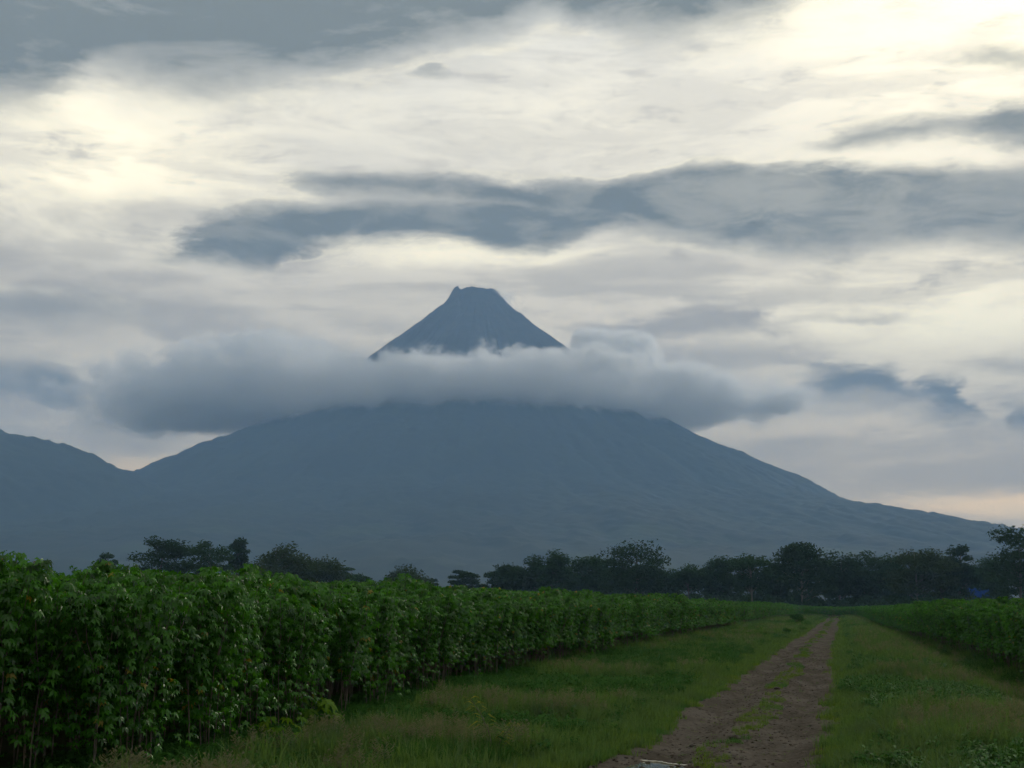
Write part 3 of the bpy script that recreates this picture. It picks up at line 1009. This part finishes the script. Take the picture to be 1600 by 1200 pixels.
def weed_clump(seed, n, hgt):
    r = random.Random(seed); mb = MB()
    for i in range(n):
        a = r.uniform(0, 6.283); q = .12 * math.sqrt(r.random())
        b = Vector((math.cos(a) * q, math.sin(a) * q, -.02))
        tip = b + Vector((r.uniform(-.08, .08), r.uniform(-.08, .08), hgt * r.uniform(.6, 1.1)))
        mb.tube([b, tip], [.004, .002], 3, .2)
        for k in range(7):
            p = b.lerp(tip, .25 + .75 * k / 6)
            aa = r.uniform(0, 6.283)
            d = Vector((math.cos(aa), math.sin(aa), r.uniform(-.2, .7))).normalized()
            s = d.cross(Vector((0, 0, 1))).normalized()
            L = r.uniform(.05, .11); w = L * .3
            m_ = p + d * L * .5 + Vector((0, 0, .01))
            e = p + d * L - Vector((0, 0, .02))
            mb.add([p, m_, e, m_ + s * w, m_ - s * w], quads=[(0, 1, 2, 3), (0, 4, 2, 1)], tint=r.random())
    return mb.mesh('weed', M_WEED)

G_MED = [clump(300 + i, 32, 0.25, 0.0062, 0.16, M_GRASS, .55) for i in range(5)]
G_TALL = [clump(320 + i, 26, 0.40, 0.0090, 0.12, M_GRASS, .5) for i in range(4)]
G_FRESH = [clump(340 + i, 34, 0.14, 0.0058, 0.14, M_FRESH, .6) for i in range(4)]
G_SEED = [seed_clump(360 + i, 10, 0.56) for i in range(4)]
G_WEED = [weed_clump(380 + i, 7, 0.26) for i in range(4)]
G_BROAD = [clump(400 + i, 20, 0.36, 0.009, 0.14, M_WEED, .6) for i in range(3)]
G_FINE = [clump(420 + i, 26, .06, .003, .10, M_FRESH, .8) for i in range(3)]

def build_grass():
    r = np.random.default_rng(21)
    med, fresh, seed, weed = [], [], [], []
    bands = [(12, 24, 95), (24, 40, 62), (40, 70, 30), (70, 133, 14), (133, 225, 6.5), (225, 360, 3.2)]
    for y0, y1, dens in bands:
        n = int((y1 - y0) * 22 * dens)
        y = r.uniform(y0, y1, n); x = r.uniform(-13.5, 8.5, n)
        s = x - track_x(y)
        keep = (x > left_edge(y) - (0.8 if y0 < 133 else 3)) & (x < right_edge(y) + 0.6)
        keep &= (x > -0.63 * y - 1) & (x < 0.138 * y + 1.2)
        sa = np.abs(s + 0.10 * fbm(x * 1.3, y * 1.3, 41, 2))
        keep &= ((x - PUD[0]) / .85) ** 2 + ((y - PUD[1]) / 1.75) ** 2 > 1
        verge = keep & (sa + r.normal(0, .10, n) > 1.50 + 0.30 * fbm(y * .55 + 9, s * .0 + np.sign(s) * 7, 43, 3))
        big = np.maximum(1.0, (y / 45.0) ** 0.55)
        pn = fbm(x / 3.1, y / 4.5, 51, 3)       # patches
        qn = fbm(x / 2.0 + 30, y / 3.0, 53, 3)
        u = r.random(n)
        for k in np.nonzero(verge)[0]:
            edge = sa[k] < 1.95 + .9 * qn[k] + .3 * (u[k] - .5)
            if x[k] < left_edge(y[k]) + .7 + .5 * u[k] and y[k] < 40:
                weed.append((x[k], y[k], .55 + .4 * r.random(), r.integers(0, 4)))
                continue
            sc0 = big[k]
            fld = (x[k] < left_edge(y[k]) + 0.9) or (x[k] > right_edge(y[k]) - 0.5)
            if edge or (qn[k] > 0.22 and u[k] < .7):
                if edge and u[k] > 0.72:
                    med.append((x[k], y[k], sc0 * .8, r.integers(0, 5)))
                else:
                    fresh.append((x[k], y[k], sc0 * (0.75 + .5 * u[k]) * (1.25 if not edge else 1), r.integers(0, 4)))
            elif pn[k] > 0.05 and u[k] < 0.06 and not fld and sa[k] > 2.6:
                seed.append((x[k], y[k], sc0 ** .6 * (.7 + .5 * u[k] / .3), r.integers(0, 4)))
            elif (pn[k] < -0.12 and u[k] > .62) or (fld and u[k] > .72) or u[k] > .93:
                weed.append((x[k], y[k], sc0 * (.75 + .5 * r.random()), r.integers(0, 4)))
            else:
                tall = (pn[k] > 0.0 or u[k] > .85) and sa[k] > 2.4
                med.append((x[k], y[k], sc0 * (.5 + 1.0 * r.random() ** 2.2), r.integers(5, 9) if tall else r.integers(0, 5)))
        # middle of the track: thin, broken strip of short grass
        mid = keep & (np.abs(s + .15 * np.sin(y * .35)) < 0.24 + 0.25 * fbm(y * .3, s * .3, 57, 2)) & (fbm(y * .32, x * .4, 59, 3) > -0.14) & (u < np.where(y < 25, .32, .65))
        for k in np.nonzero(mid)[0]:
            fresh.append((x[k], y[k], big[k] * (.40 + .5 * u[k]), r.integers(0, 7)))
        # sparse blades in the ruts
        rut = keep & (sa < 1.4) & (u < 0.045)
        for k in np.nonzero(rut)[0]:
            fresh.append((x[k], y[k], big[k] * .7, r.integers(4, 7)))
    broad = []
    for cx, cy_, rx, ry, n in ((-4.9, 18.8, .85, 1.7, 240), (2.6, 19.5, .5, 1.6, 60), (-5.6, 27, .8, 2.5, 70)):
        for k in range(n):
            a = r.uniform(0, 6.283); q = math.sqrt(r.random())
            broad.append((cx + rx * q * math.cos(a), cy_ + ry * q * math.sin(a), r.uniform(.6, 1.1), r.integers(0, 3)))
    def go(name, lst, protos, label):
        a = np.array([(p[0], p[1], p[2]) for p in lst])
        z = surf_z(a[:, 0], a[:, 1])
        P = np.stack([a[:, 0], a[:, 1], z], -1)
        n = len(a)
        Ro = np.stack([r.uniform(-.1, .1, n), r.uniform(-.1, .1, n), r.uniform(0, 6.283, n)], -1)
        S = np.stack([a[:, 2], a[:, 2], a[:, 2] ** .55 * r.uniform(.85, 1.15, n)], -1)
        scatter(name, P, Ro, S, [int(p[3]) for p in lst], protos, label)
        return n
    c = (go('verge_grass', med, G_MED + G_TALL, 'mid-height green grass covering both verges of the track'),
         go('fresh_grass', fresh, G_FRESH + G_FINE, 'short bright yellow-green grass along the track edges and middle'),
         go('seed_grass', seed, G_SEED, 'hazy brownish seed heads of tall thin grass on the verges'),
         go('low_weeds', weed, G_WEED, 'low dark leafy weeds mixed into the verge grass'),
         go('broad_grass', broad, G_BROAD, 'lush broad-bladed grass tufts near the camera'))
    print('GRASS', c)
build_grass()

# ------------------------------------------------------------------ trees
def tree_meshes(seed, H, Wd, style, mat, bark):
    """style: round, open, tier, tall, flat.  returns trunk mesh, crown mesh, unit metres"""
    r = random.Random(seed); nr = np.random.default_rng(seed)
    tr = MB()
    bole = {'round': .14, 'open': .24, 'tier': .16, 'tall': .20, 'flat': .5}[style]
    lean = Vector((r.uniform(-.05, .05), r.uniform(-.05, .05), 0)) * H * (2.2 if style == 'flat' else 1)
    top = Vector((lean.x, lean.y, H * .9))
    tp = [Vector((0, 0, -.4)), Vector((lean.x * .2, lean.y * .2, H * .3)), Vector((lean.x * .55 + r.uniform(-.3, .3), lean.y * .55, H * .6)), top]
    r0 = H * .009 + .05
    tr.tube(tp, [r0 * 1.25, r0, r0 * .7, r0 * .18], 7)
    cl = []                                   # clump: centre, radii
    rad = Wd / 2
    def axis(t):
        z = t * H
        for a, b in zip(tp[:-1], tp[1:]):
            if a.z <= z <= b.z:
                return a.lerp(b, (z - a.z) / (b.z - a.z))
        return tp[-1]
    if True:
        n = {'round': 34, 'open': 24, 'tall': 26, 'flat': 14, 'tier': 46}[style]
        cz = (1 + bole) / 2 * H
        hz = (1 - bole) / 2 * H
        for k in range(n):
            for _ in range(40):
                p = Vector((r.uniform(-1, 1), r.uniform(-1, 1), r.uniform(-1, 1)))
                if .35 < p.length < 1: break
            if style in ('round', 'open') and p.z < 0: p.z *= .8
            sx = 1.0
            if style == 'tall': sx = .9 - .25 * p.z
            if style == 'tier': sx = .78 - .42 * p.z
            c = Vector((lean.x * .7 + p.x * rad * .82 * sx, lean.y * .7 + p.y * rad * .82 * sx, cz + p.z * hz * .84))
            q = r.uniform(.30, .50) * rad * (1.1 if style == 'round' else 1.0)
            cl.append((c, (q, q, q * r.uniform(.45, .8) * (.55 if style == 'flat' else .5 if style == 'tier' else 1))))
            b = axis(min(.85, max(bole * .8, (c.z / H) - .16)))
            m_ = b.lerp(c, .55) + Vector((0, 0, -.03 * H * r.random()))
            tr.tube([b, m_, c], [r0 * .36, r0 * .22, r0 * .06], 4)
        leaf, per = .50, {'round': 300, 'open': 260, 'tall': 300, 'flat': 300, 'tier': 220}[style]
    # many leaf-sprig faces through each clump, denser towards its upper shell, ragged outside
    V, F, T = [], [], []
    off = 0
    for c, rd in cl:
        n = int(per * r.uniform(.7, 1.25))
        d = nr.normal(size=(n, 3)); d /= np.linalg.norm(d, axis=1, keepdims=True)
        q = nr.random(n) ** .45 * (1 + .28 * nr.random(n) * (nr.random(n) < .25))
        d[:, 2] = np.where(d[:, 2] < -.3, d[:, 2] * .5, d[:, 2])
        P = np.array(c) + d * q[:, None] * np.array(rd)
        ax = nr.normal(size=(n, 3)); ax[:, 2] *= .5; ax /= np.linalg.norm(ax, axis=1, keepdims=True)
        bx = np.cross(ax, nr.normal(size=(n, 3))); bx /= np.linalg.norm(bx, axis=1, keepdims=True)
        L = (leaf * nr.uniform(.5, 1.25, n))[:, None]
        v = np.stack([P - ax * L, P + bx * L * .42, P + ax * L, P - bx * L * .42], 1)
        V.append(v.reshape(-1, 3))
        F.append(np.arange(4 * n).reshape(n, 4) + off)
        T.append(np.repeat(np.clip(nr.normal(r.uniform(.3, .7), .2, n), 0, 1), 4))
        off += 4 * n
    return tr.mesh('tree_trunk', bark, True), mesh_np('tree_crown', np.concatenate(V), np.concatenate(F), mat, False, np.concatenate(T))

def tree(px, top, wpx, dist, style, label, seed, mat=0, bark=None, group='trees of the far tree line'):
    H = (950 - top) / FPX * dist / math.cos(PITCH) * 1.02 + 2.1
    Wd = wpx / FPX * dist * 1.2
    t, c = tree_meshes(seed, H, Wd, style, M_TREE[mat], bark or M_BARK)
    p = at(px, dist)
    e = bpy.data.objects.new('tree', None); COL.objects.link(e)
    e.location = (p.x, p.y, float(ground_z(p.x, p.y)))
    tag(e, label, 'tree', group)
    link('trunk', t, e); link('crown', c, e)
    return e

TREES = [
    (166, 870, 34, 520, 'round', 'small faint tree top at far left, peeping over the crop', 1, 2),
    (246, 841, 76, 430, 'open', 'rounded open-crowned tree standing alone, leftmost large tree', 2, 0),
    (330, 845, 70, 440, 'open', 'loose airy tree left of the dense clump on the left', 3, 2),
    (367, 847, 42, 455, 'tall', 'narrow dark tree squeezed between the airy tree and dense clump', 4, 0),
    (428, 851, 92, 440, 'round', 'broad dense tree, widest crown of the left group', 5, 1),
    (498, 878, 78, 470, 'round', 'low rounded tree just right of the broad dense left tree', 6, 1),
    (548, 890, 60, 480, 'flat', 'low flat-topped tree behind the middle of the left field', 7, 2),
    (636, 888, 66, 470, 'round', 'small bushy tree alone behind the left field centre', 8, 1),
    (668, 902, 36, 480, 'flat', 'tiny low tree right beside the lone bushy tree', 9, 0),
    (724, 894, 46, 450, 'flat', 'small leaning umbrella-shaped tree in the gap left of the wood', 10, 0),
    (752, 912, 34, 460, 'flat', 'very low tree top at the foot of the wood\'s left end', 11, 0),
    (784, 886, 46, 455, 'round', 'first tree at the left end of the wood', 12, 0),
    (806, 878, 44, 470, 'tall', 'slim tree second from the left end of the wood', 13, 2),
    (836, 868, 56, 460, 'round', 'rounded tree third from the left end of the wood', 14, 0),
    (872, 861, 60, 450, 'tall', 'tall tree rising above the left part of the wood', 15, 2),
    (915, 874, 62, 465, 'round', 'mid-height tree between two taller crowns in the wood', 16, 2),
    (948, 878, 50, 480, 'open', 'thin-crowned tree just left of the big domed tree', 17, 2),
    (993, 856, 94, 450, 'round', 'big domed dark tree, largest crown in the middle of the wood', 18, 0),
    (1034, 880, 50, 470, 'tall', 'shorter tree leaning against the big domed tree on its right', 19, 0),
    (1076, 880, 60, 455, 'open', 'medium tree in front of the dip right of the domed tree', 20, 2),
    (1124, 876, 54, 460, 'round', 'rounded tree at the left of the tiered tree group', 21, 2),
    (1176, 866, 70, 450, 'open', 'airy tree with scattered top left of the tiered tree', 22, 2),
    (1216, 880, 50, 470, 'tall', 'dark tree tucked just left of the tiered tree', 23, 0),
    (1254, 848, 104, 440, 'tier', 'tall tree with flat layered branches and a pale trunk above the track end', 24, 0),
    (1312, 872, 66, 460, 'round', 'rounded dark tree just right of the tiered tree', 25, 0),
    (1352, 870, 70, 470, 'round', 'broad low-domed tree second right of the tiered tree', 26, 2),
    (1398, 868, 52, 480, 'tall', 'narrow tree between two broad crowns right of the track', 27, 2),
    (1434, 857, 78, 450, 'round', 'large olive tree with a pale thin trunk right of the track', 28, 1),
    (1472, 866, 50, 465, 'round', 'mid-height olive tree in the right part of the wood', 29, 1),
    (1500, 857, 44, 470, 'tall', 'slender tree standing up in the right part of the wood', 30, 0),
    (1544, 872, 72, 505, 'round', 'pale green rounded tree left of the tallest right-hand tree', 31, 2),
    (1596, 833, 108, 420, 'tall', 'tallest tree of the wood, at the right edge of the picture', 32, 0),
]
def build_trees():
    for (px, top, w, d, st, lab, sd_, mt) in TREES:
        tree(px, top, w, d, st, lab, 900 + sd_, mt, M_PALE if sd_ in (24, 28, 22, 3) else M_BARK)
    # lower trees and thicket that close the wood into one dark mass
    nr = np.random.default_rng(4)
    V, F, T = [], [], []
    off = 0
    for k in range(1250):
        px = nr.uniform(756, 1690)
        d = nr.uniform(455, 560)
        if 1505 < px < 1555 and d < 480 and nr.random() < .3: continue
        hmax = (np.interp(px, [756, 800, 870, 990, 1075, 1250, 1430, 1590, 1700], [20, 42, 60, 62, 48, 62, 62, 70, 70])) / FPX * d
        c = at(px, d)
        z = nr.uniform(.03, 1.0) * hmax + .5
        rx = nr.uniform(1.6, 3.4); rz = nr.uniform(.8, 1.9)
        n = 95
        dd = nr.normal(size=(n, 3)); dd /= np.linalg.norm(dd, axis=1, keepdims=True)
        q = nr.random(n) ** .5
        P = np.array((c.x, c.y, z)) + dd * q[:, None] * np.array((rx, rx, rz))
        ax = nr.normal(size=(n, 3)); ax /= np.linalg.norm(ax, axis=1, keepdims=True)
        bx = np.cross(ax, nr.normal(size=(n, 3))); bx /= np.linalg.norm(bx, axis=1, keepdims=True)
        L = (.5 * nr.uniform(.5, 1.3, n))[:, None]
        V.append(np.stack([P - ax * L, P + bx * L * .45, P + ax * L, P - bx * L * .45], 1).reshape(-1, 3))
        F.append(np.arange(4 * n).reshape(n, 4) + off); off += 4 * n
        T.append(np.repeat(np.clip(nr.normal(nr.uniform(.2, .8), .15, n), 0, 1), 4))
    for k in range(520):
        px = nr.uniform(770, 1700); d = nr.uniform(430, 470)
        c = at(px, d); z = nr.uniform(.2, 4.6); n = 80
        dd = nr.normal(size=(n, 3)); dd /= np.linalg.norm(dd, axis=1, keepdims=True)
        P = np.array((c.x, c.y, z)) + dd * (nr.random(n) ** .5)[:, None] * np.array((2.6, 2.6, 1.5))
        ax = nr.normal(size=(n, 3)); ax /= np.linalg.norm(ax, axis=1, keepdims=True)
        bx = np.cross(ax, nr.normal(size=(n, 3))); bx /= np.linalg.norm(bx, axis=1, keepdims=True)
        L = (.55 * nr.uniform(.5, 1.3, n))[:, None]
        V.append(np.stack([P - ax * L, P + bx * L * .45, P + ax * L, P - bx * L * .45], 1).reshape(-1, 3))
        F.append(np.arange(4 * n).reshape(n, 4) + off); off += 4 * n
        T.append(np.repeat(np.clip(nr.normal(nr.uniform(.2, .8), .15, n), 0, 1), 4))
    o = link('thicket', mesh_np('thicket', np.concatenate(V), np.concatenate(F), M_TREE[0], False, np.concatenate(T)))
    tag(o, 'dark thicket filling the wood below and between the tree crowns', kind='stuff')
build_trees()

# ------------------------------------------------------------------ small things
def plain_mat(name, c0, c1, rough=.6, scale=5.0, spec=.4):
    m, N = new_mat(name)
    tc = N.n('ShaderNodeTexCoord').outputs['Object']
    nz = N.noise(tc, scale, 4.0, .6)
    p = N.n('ShaderNodeBsdfPrincipled')
    N.put(p.inputs['Base Color'], N.mix(N.mr(nz, .35, .65), c0, c1))
    p.inputs['Roughness'].default_value = rough
    p.inputs['Specular IOR Level'].default_value = spec
    out = N.n('ShaderNodeOutputMaterial'); N.t.links.new(p.outputs[0], out.inputs[0])
    return m

def empty_thing(name, loc, label, cat, group=None, rz=0):
    e = bpy.data.objects.new(name, None); COL.objects.link(e)
    e.location = loc; e.rotation_euler.z = rz
    return tag(e, label, cat, group)

def on_ground(px, py, zoff=0.0):
    d = pdir(px, py)
    t = 30.0
    for _ in range(60):
        p = CAM + d * t
        t += (p.z - float(surf_z(p.x, p.y))) / max(1e-3, -d.z) * .8
        t = min(max(t, 5), 400)
    p = CAM + d * t
    return Vector((p.x, p.y, float(surf_z(p.x, p.y)) + zoff))

def young_cassava(px, py, h, n, label, seed, mat, size=.19):
    r = random.Random(seed)
    p = on_ground(px, py)
    e = empty_thing('young_cassava', p, label, 'plant', 'young plants on the left verge')
    st = MB()
    top = Vector((r.uniform(-.06, .06), r.uniform(-.06, .06), h))
    st.tube([(0, 0, -.05), top * .5 + Vector((.02, 0, 0)), top], [.014, .011, .007], 5)
    link('stem', st.mesh('young_stem', M_CSTEM, True), e)
    for k in range(n):
        a = 2.4 * k + r.uniform(-.3, .3)
        t = .55 + .45 * (k + 1) / n
        b = top * t
        pd = Vector((math.cos(a), math.sin(a), .25 + .5 * (k / n))).normalized()
        j = b + pd * r.uniform(.18, .36)
        mb = MB()
        mb.tube([b, j], [.004, .003], 3, .2)
        palmate(mb, j, Vector((math.cos(a), math.sin(a), -.35)), size * r.uniform(.85, 1.15), r.uniform(-.3, .3), r.random(), r, LOBES7, .14, .4)
        link('leaf', mb.mesh('young_leaf', mat), e)

def pinnate_stalk(px, py, h, label, seed):
    """upright shoot with narrow leaves in two ranks, arching over at the yellow tip"""
    r = random.Random(seed)
    p = on_ground(px, py)
    e = empty_thing('tall_weed', p, label, 'weed')
    side = Vector((CR[0][0], CR[1][0], 0)).normalized()
    shoots = [(h, -.32, M_YELL, 16), (h * .62, .42, M_YELL, 12), (h * .40, .55, M_YELL, 11), (h * .45, -.25, M_WEED, 10)]
    for hh, ln, mt, n in shoots:
        pts = [Vector((0, 0, -.03)) + side * (ln * hh * t * t) + Vector((0, 0, hh * t * (1 - .12 * t))) for t in (0, .25, .5, .75, 1)]
        st = MB(); st.tube(pts, [.010, .009, .007, .005, .002], 5)
        link('stem', st.mesh('weed_stem', M_CSTEM, True), e)
        for k in range(n):
            t = .3 + .7 * k / (n - 1)
            i = min(3, int(t * 4)); b = pts[i].lerp(pts[i + 1], t * 4 - i)
            for s in (-1, 1):
                out = (side * s + Vector((r.uniform(-.4, .4), r.uniform(-.4, .4), r.uniform(-.15, .35)))).normalized()
                L = hh * .27 * (1.15 - .55 * t) * r.uniform(.85, 1.15)
                w = L * .17
                q = out.cross(Vector((0, 0, 1))).normalized()
                m1 = b + out * L * .45 + Vector((0, 0, .02)); tip = b + out * L - Vector((0, 0, L * .25))
                mb = MB(); mb.add([b, m1, tip, m1 + q * w, m1 - q * w], quads=[(0, 1, 2, 3), (0, 4, 2, 1)], tint=r.random())
                link('leaf', mb.mesh('weed_leaf', mt if t > .55 else M_WEED), e)

def shrub(px, py, h, w, label, seed, mat=0):
    nr = np.random.default_rng(seed); r = random.Random(seed)
    p = on_ground(px, py)
    e = empty_thing('shrub', p, label, 'shrub', 'shrubs near the track end')
    tr = MB(); cl = []
    for k in range(9):
        a = r.uniform(0, 6.283)
        c = Vector((math.cos(a) * w * .36 * r.random(), math.sin(a) * w * .36 * r.random(), h * r.uniform(.3, .88)))
        tr.tube([(0, 0, -.05), c * .5 + Vector((0, 0, .05)), c], [.03, .02, .008], 4)
        cl.append(c)
    link('stem', tr.mesh('shrub_stem', M_BARK, True), e)
    V, F, T, off = [], [], [], 0
    for c in cl:
        n = 130
        d = nr.normal(size=(n, 3)); d /= np.linalg.norm(d, axis=1, keepdims=True)
        P = np.array(c) + d * (nr.random(n) ** .5)[:, None] * np.array((w * .22, w * .22, h * .16))
        ax = nr.normal(size=(n, 3)); ax /= np.linalg.norm(ax, axis=1, keepdims=True)
        bx = np.cross(ax, nr.normal(size=(n, 3))); bx /= np.linalg.norm(bx, axis=1, keepdims=True)
        L = (.09 * nr.uniform(.6, 1.3, n))[:, None]
        V.append(np.stack([P - ax * L, P + bx * L * .45, P + ax * L, P - bx * L * .45], 1).reshape(-1, 3))
        F.append(np.arange(4 * n).reshape(n, 4) + off); off += 4 * n
        T.append(np.repeat(nr.random(n), 4))
    o = link('foliage', mesh_np('shrub_foliage', np.concatenate(V), np.concatenate(F), M_WEED, False, np.concatenate(T)), e)
    o['kind'] = 'stuff'

def stone(px, py, s, label, seed):
    r = random.Random(seed)
    bm = bmesh.new()
    bmesh.ops.create_icosphere(bm, subdivisions=2, radius=s)
    for v in bm.verts:
        v.co *= r.uniform(.8, 1.15); v.co.z *= .55
    me = bpy.data.meshes.new('stone'); bm.to_mesh(me); bm.free()
    me.materials.append(M_CLOD)
    o = link('clod', me, loc=on_ground(px, py, s * .2))
    tag(o, label, 'clod', 'dark clods on the track')

M_CLOD = plain_mat('dark_clod', (.018, .014, .010), (.04, .03, .02), .9, 30)

def build_puddle():
    m, N = new_mat('puddle_water')
    p = N.n('ShaderNodeBsdfPrincipled')
    p.inputs['Base Color'].default_value = (.060, .060, .022, 1)
    p.inputs['Roughness'].default_value = .12
    p.inputs['IOR'].default_value = 1.33
    p.inputs['Specular IOR Level'].default_value = 0.15
    pos = N.n('ShaderNodeNewGeometry').outputs['Position']
    b = N.n('ShaderNodeBump'); b.inputs['Strength'].default_value = .06; b.inputs['Distance'].default_value = .01
    N.put(b.inputs['Height'], N.noise(pos, 14, 3)); N.t.links.new(b.outputs[0], p.inputs['Normal'])
    out = N.n('ShaderNodeOutputMaterial'); N.t.links.new(p.outputs[0], out.inputs[0])
    # outline on the track, far edge read off the photograph
    out_px = [(938, 1198), (950, 1192), (962, 1188), (1000, 1189), (1030, 1191), (1045, 1194), (1065, 1196), (1083, 1197.5)]
    z0 = -.045
    far = []
    for px, py in out_px:
        d = pdir(px, py); t = (z0 - CAM.z) / d.z
        q = CAM + d * t
        far.append(Vector((q.x, q.y, z0)))
    near = [Vector((far[-1].x + .1, far[-1].y - .9, z0)), Vector((far[-1].x - .2, far[-1].y - 1.8, z0)),
            Vector((far[0].x + .3, far[0].y - 1.9, z0)), Vector((far[0].x - .05, far[0].y - 1.0, z0))]
    ring = far + near
    me = bpy.data.meshes.new('puddle')
    bm = bmesh.new()
    vs = [bm.verts.new(v) for v in ring]
    bm.faces.new(vs[::-1]); bm.normal_update()
    for f in bm.faces:
        if f.normal.z < 0: f.normal_flip()
    bm.to_mesh(me); bm.free()
    me.materials.append(m)
    o = link('puddle', me)
    tag(o, 'shallow muddy puddle with a pale painted sky-glint rim at the bottom of the track', kind='structure')
    fr = MB()  # sky reflection along the far water edge, painted as a thin raised pale strip
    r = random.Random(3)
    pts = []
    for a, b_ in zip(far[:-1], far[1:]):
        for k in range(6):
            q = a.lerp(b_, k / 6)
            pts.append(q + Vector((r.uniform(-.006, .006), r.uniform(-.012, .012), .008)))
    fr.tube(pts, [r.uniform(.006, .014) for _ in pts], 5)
    link('painted_glint_rim', fr.mesh('painted_glint_rim', plain_mat('painted_sky_glint', (.55, .53, .46), (.75, .73, .66), .7, 20), True), o)

def build_gravel():
    r = np.random.default_rng(8)
    protos = []
    for k in range(5):
        bm = bmesh.new()
        bmesh.ops.create_icosphere(bm, subdivisions=1, radius=.03)
        q = random.Random(k)
        for v in bm.verts:
            v.co *= q.uniform(.7, 1.2); v.co.z *= .5
        me = bpy.data.meshes.new('pebble'); bm.to_mesh(me); bm.free()
        me.materials.append(M_PEB)
        protos.append(me)
    y = 12 + 70 * r.random(5200) ** 1.7
    sx = np.clip(r.normal(0, .85, len(y)), -1.6, 1.6)
    x = track_x(y) + sx
    P = np.stack([x, y, rut_z(sx, y) + .004], -1)
    n = len(y)
    sc_ = r.uniform(.35, 1.0, n) ** 1.5 * 1.3
    scatter('gravel', P, np.stack([r.uniform(-.3, .3, n), r.uniform(-.3, .3, n), r.uniform(0, 6.28, n)], -1),
            np.stack([sc_ * 1.3, sc_, sc_], -1), r.integers(0, 5, n), protos, 'loose brown and grey pebbles strewn over the dirt track')
M_PEB = leaf_mat('pebble', (.07, .06, .05), (.21, .185, .16), None, .6, .0, .0)

def build_shelter():
    """blue sheet-roofed shelter glimpsed through the trees at the right"""
    p = at(1530, 482)
    blue = leaf_mat('blue_tarpaulin', (.008, .032, .140), (.016, .055, .210), None, .8, .0, .0)
    wood = plain_mat('grey_post', (.10, .09, .08), (.18, .16, .14), .8, 3.0)
    e = empty_thing('shelter', (p.x, p.y, 0), 'bright blue tarpaulin shelter glimpsed behind the trees at right', 'shelter', rz=YAW)
    mb = MB()
    n = 12
    for i in range(n + 1):
        x = -3.4 + 6.8 * i / n
        sag = .35 * math.sin(i * 1.9)
        mb.v += [(x, -3.2, 5.2 + sag * .5), (x, 0, 8.2 + sag), (x, 3.2, 5.2 + sag * .5), (x, -3.2, 5.1 + sag * .5), (x, 0, 8.1 + sag), (x, 3.2, 5.1 + sag * .5)]
        mb.tint += [.5] * 6
    for i in range(n):
        b = 6 * i
        for k in (0, 1, 3, 4):
            mb.q.append((b + k, b + k + 6, b + k + 7, b + k + 1))
    link('roof_sheet', mb.mesh('roof_sheet', blue), e)
    for x in (-3.2, 0, 3.2):
        for y in (-3, 3):
            t = MB(); t.tube([(x, y, -.3), (x, y, 5.3)], [.12, .10], 6)
            link('post', t.mesh('shelter_post', wood, True), e)
    w = MB()
    w.add([(-3.4, -3.1, 2.4), (3.4, -3.1, 2.4), (3.4, -3.1, 5.1), (-3.4, -3.1, 5.1), (-3.4, -3.04, 2.4), (3.4, -3.04, 2.4), (3.4, -3.04, 5.1), (-3.4, -3.04, 5.1)],
          quads=[(0, 1, 2, 3), (7, 6, 5, 4), (0, 4, 5, 1), (2, 6, 7, 3), (0, 3, 7, 4), (1, 5, 6, 2)])
    link('side_sheet', w.mesh('side_sheet', blue), e)

young_cassava(492, 1150, .44, 10, 'young bright green cassava plant with a wide leaf whorl before the left field', 41, M_YOUNG, .24)
young_cassava(441, 1176, .34, 8, 'small yellowish young cassava plant left of the wide leaf whorl', 42, M_YOUNG, .17)
young_cassava(412, 1195, .22, 6, 'tiny cassava seedling at the bottom of the left verge', 43, M_WEED, .13)
pinnate_stalk(772, 1194, 1.0, 'tall weed with arching yellow-green tips on the left verge', 44)
shrub(1246, 976, 1.35, 1.7, 'dark rounded shrub on the grass hump left of the track end', 51)
shrub(1227, 994, .6, .9, 'smaller dark shrub before the rounded shrub on the hump', 52, 0)
shrub(1262, 966, 1.5, 4.0, 'wide dark bush at the corner of the far crop', 53, 0)
for k, (px, py, s, lab) in enumerate([(1214, 1077, .09, 'dark clod on the right rut, farthest up the track'),
                                      (1148, 1155, .10, 'dark clod by the grassy middle of the track'),
                                      (1082, 1167, .06, 'small dark clod near the puddle')]):
    stone(px, py, s, lab, 60 + k)
build_puddle()
build_gravel()
build_shelter()
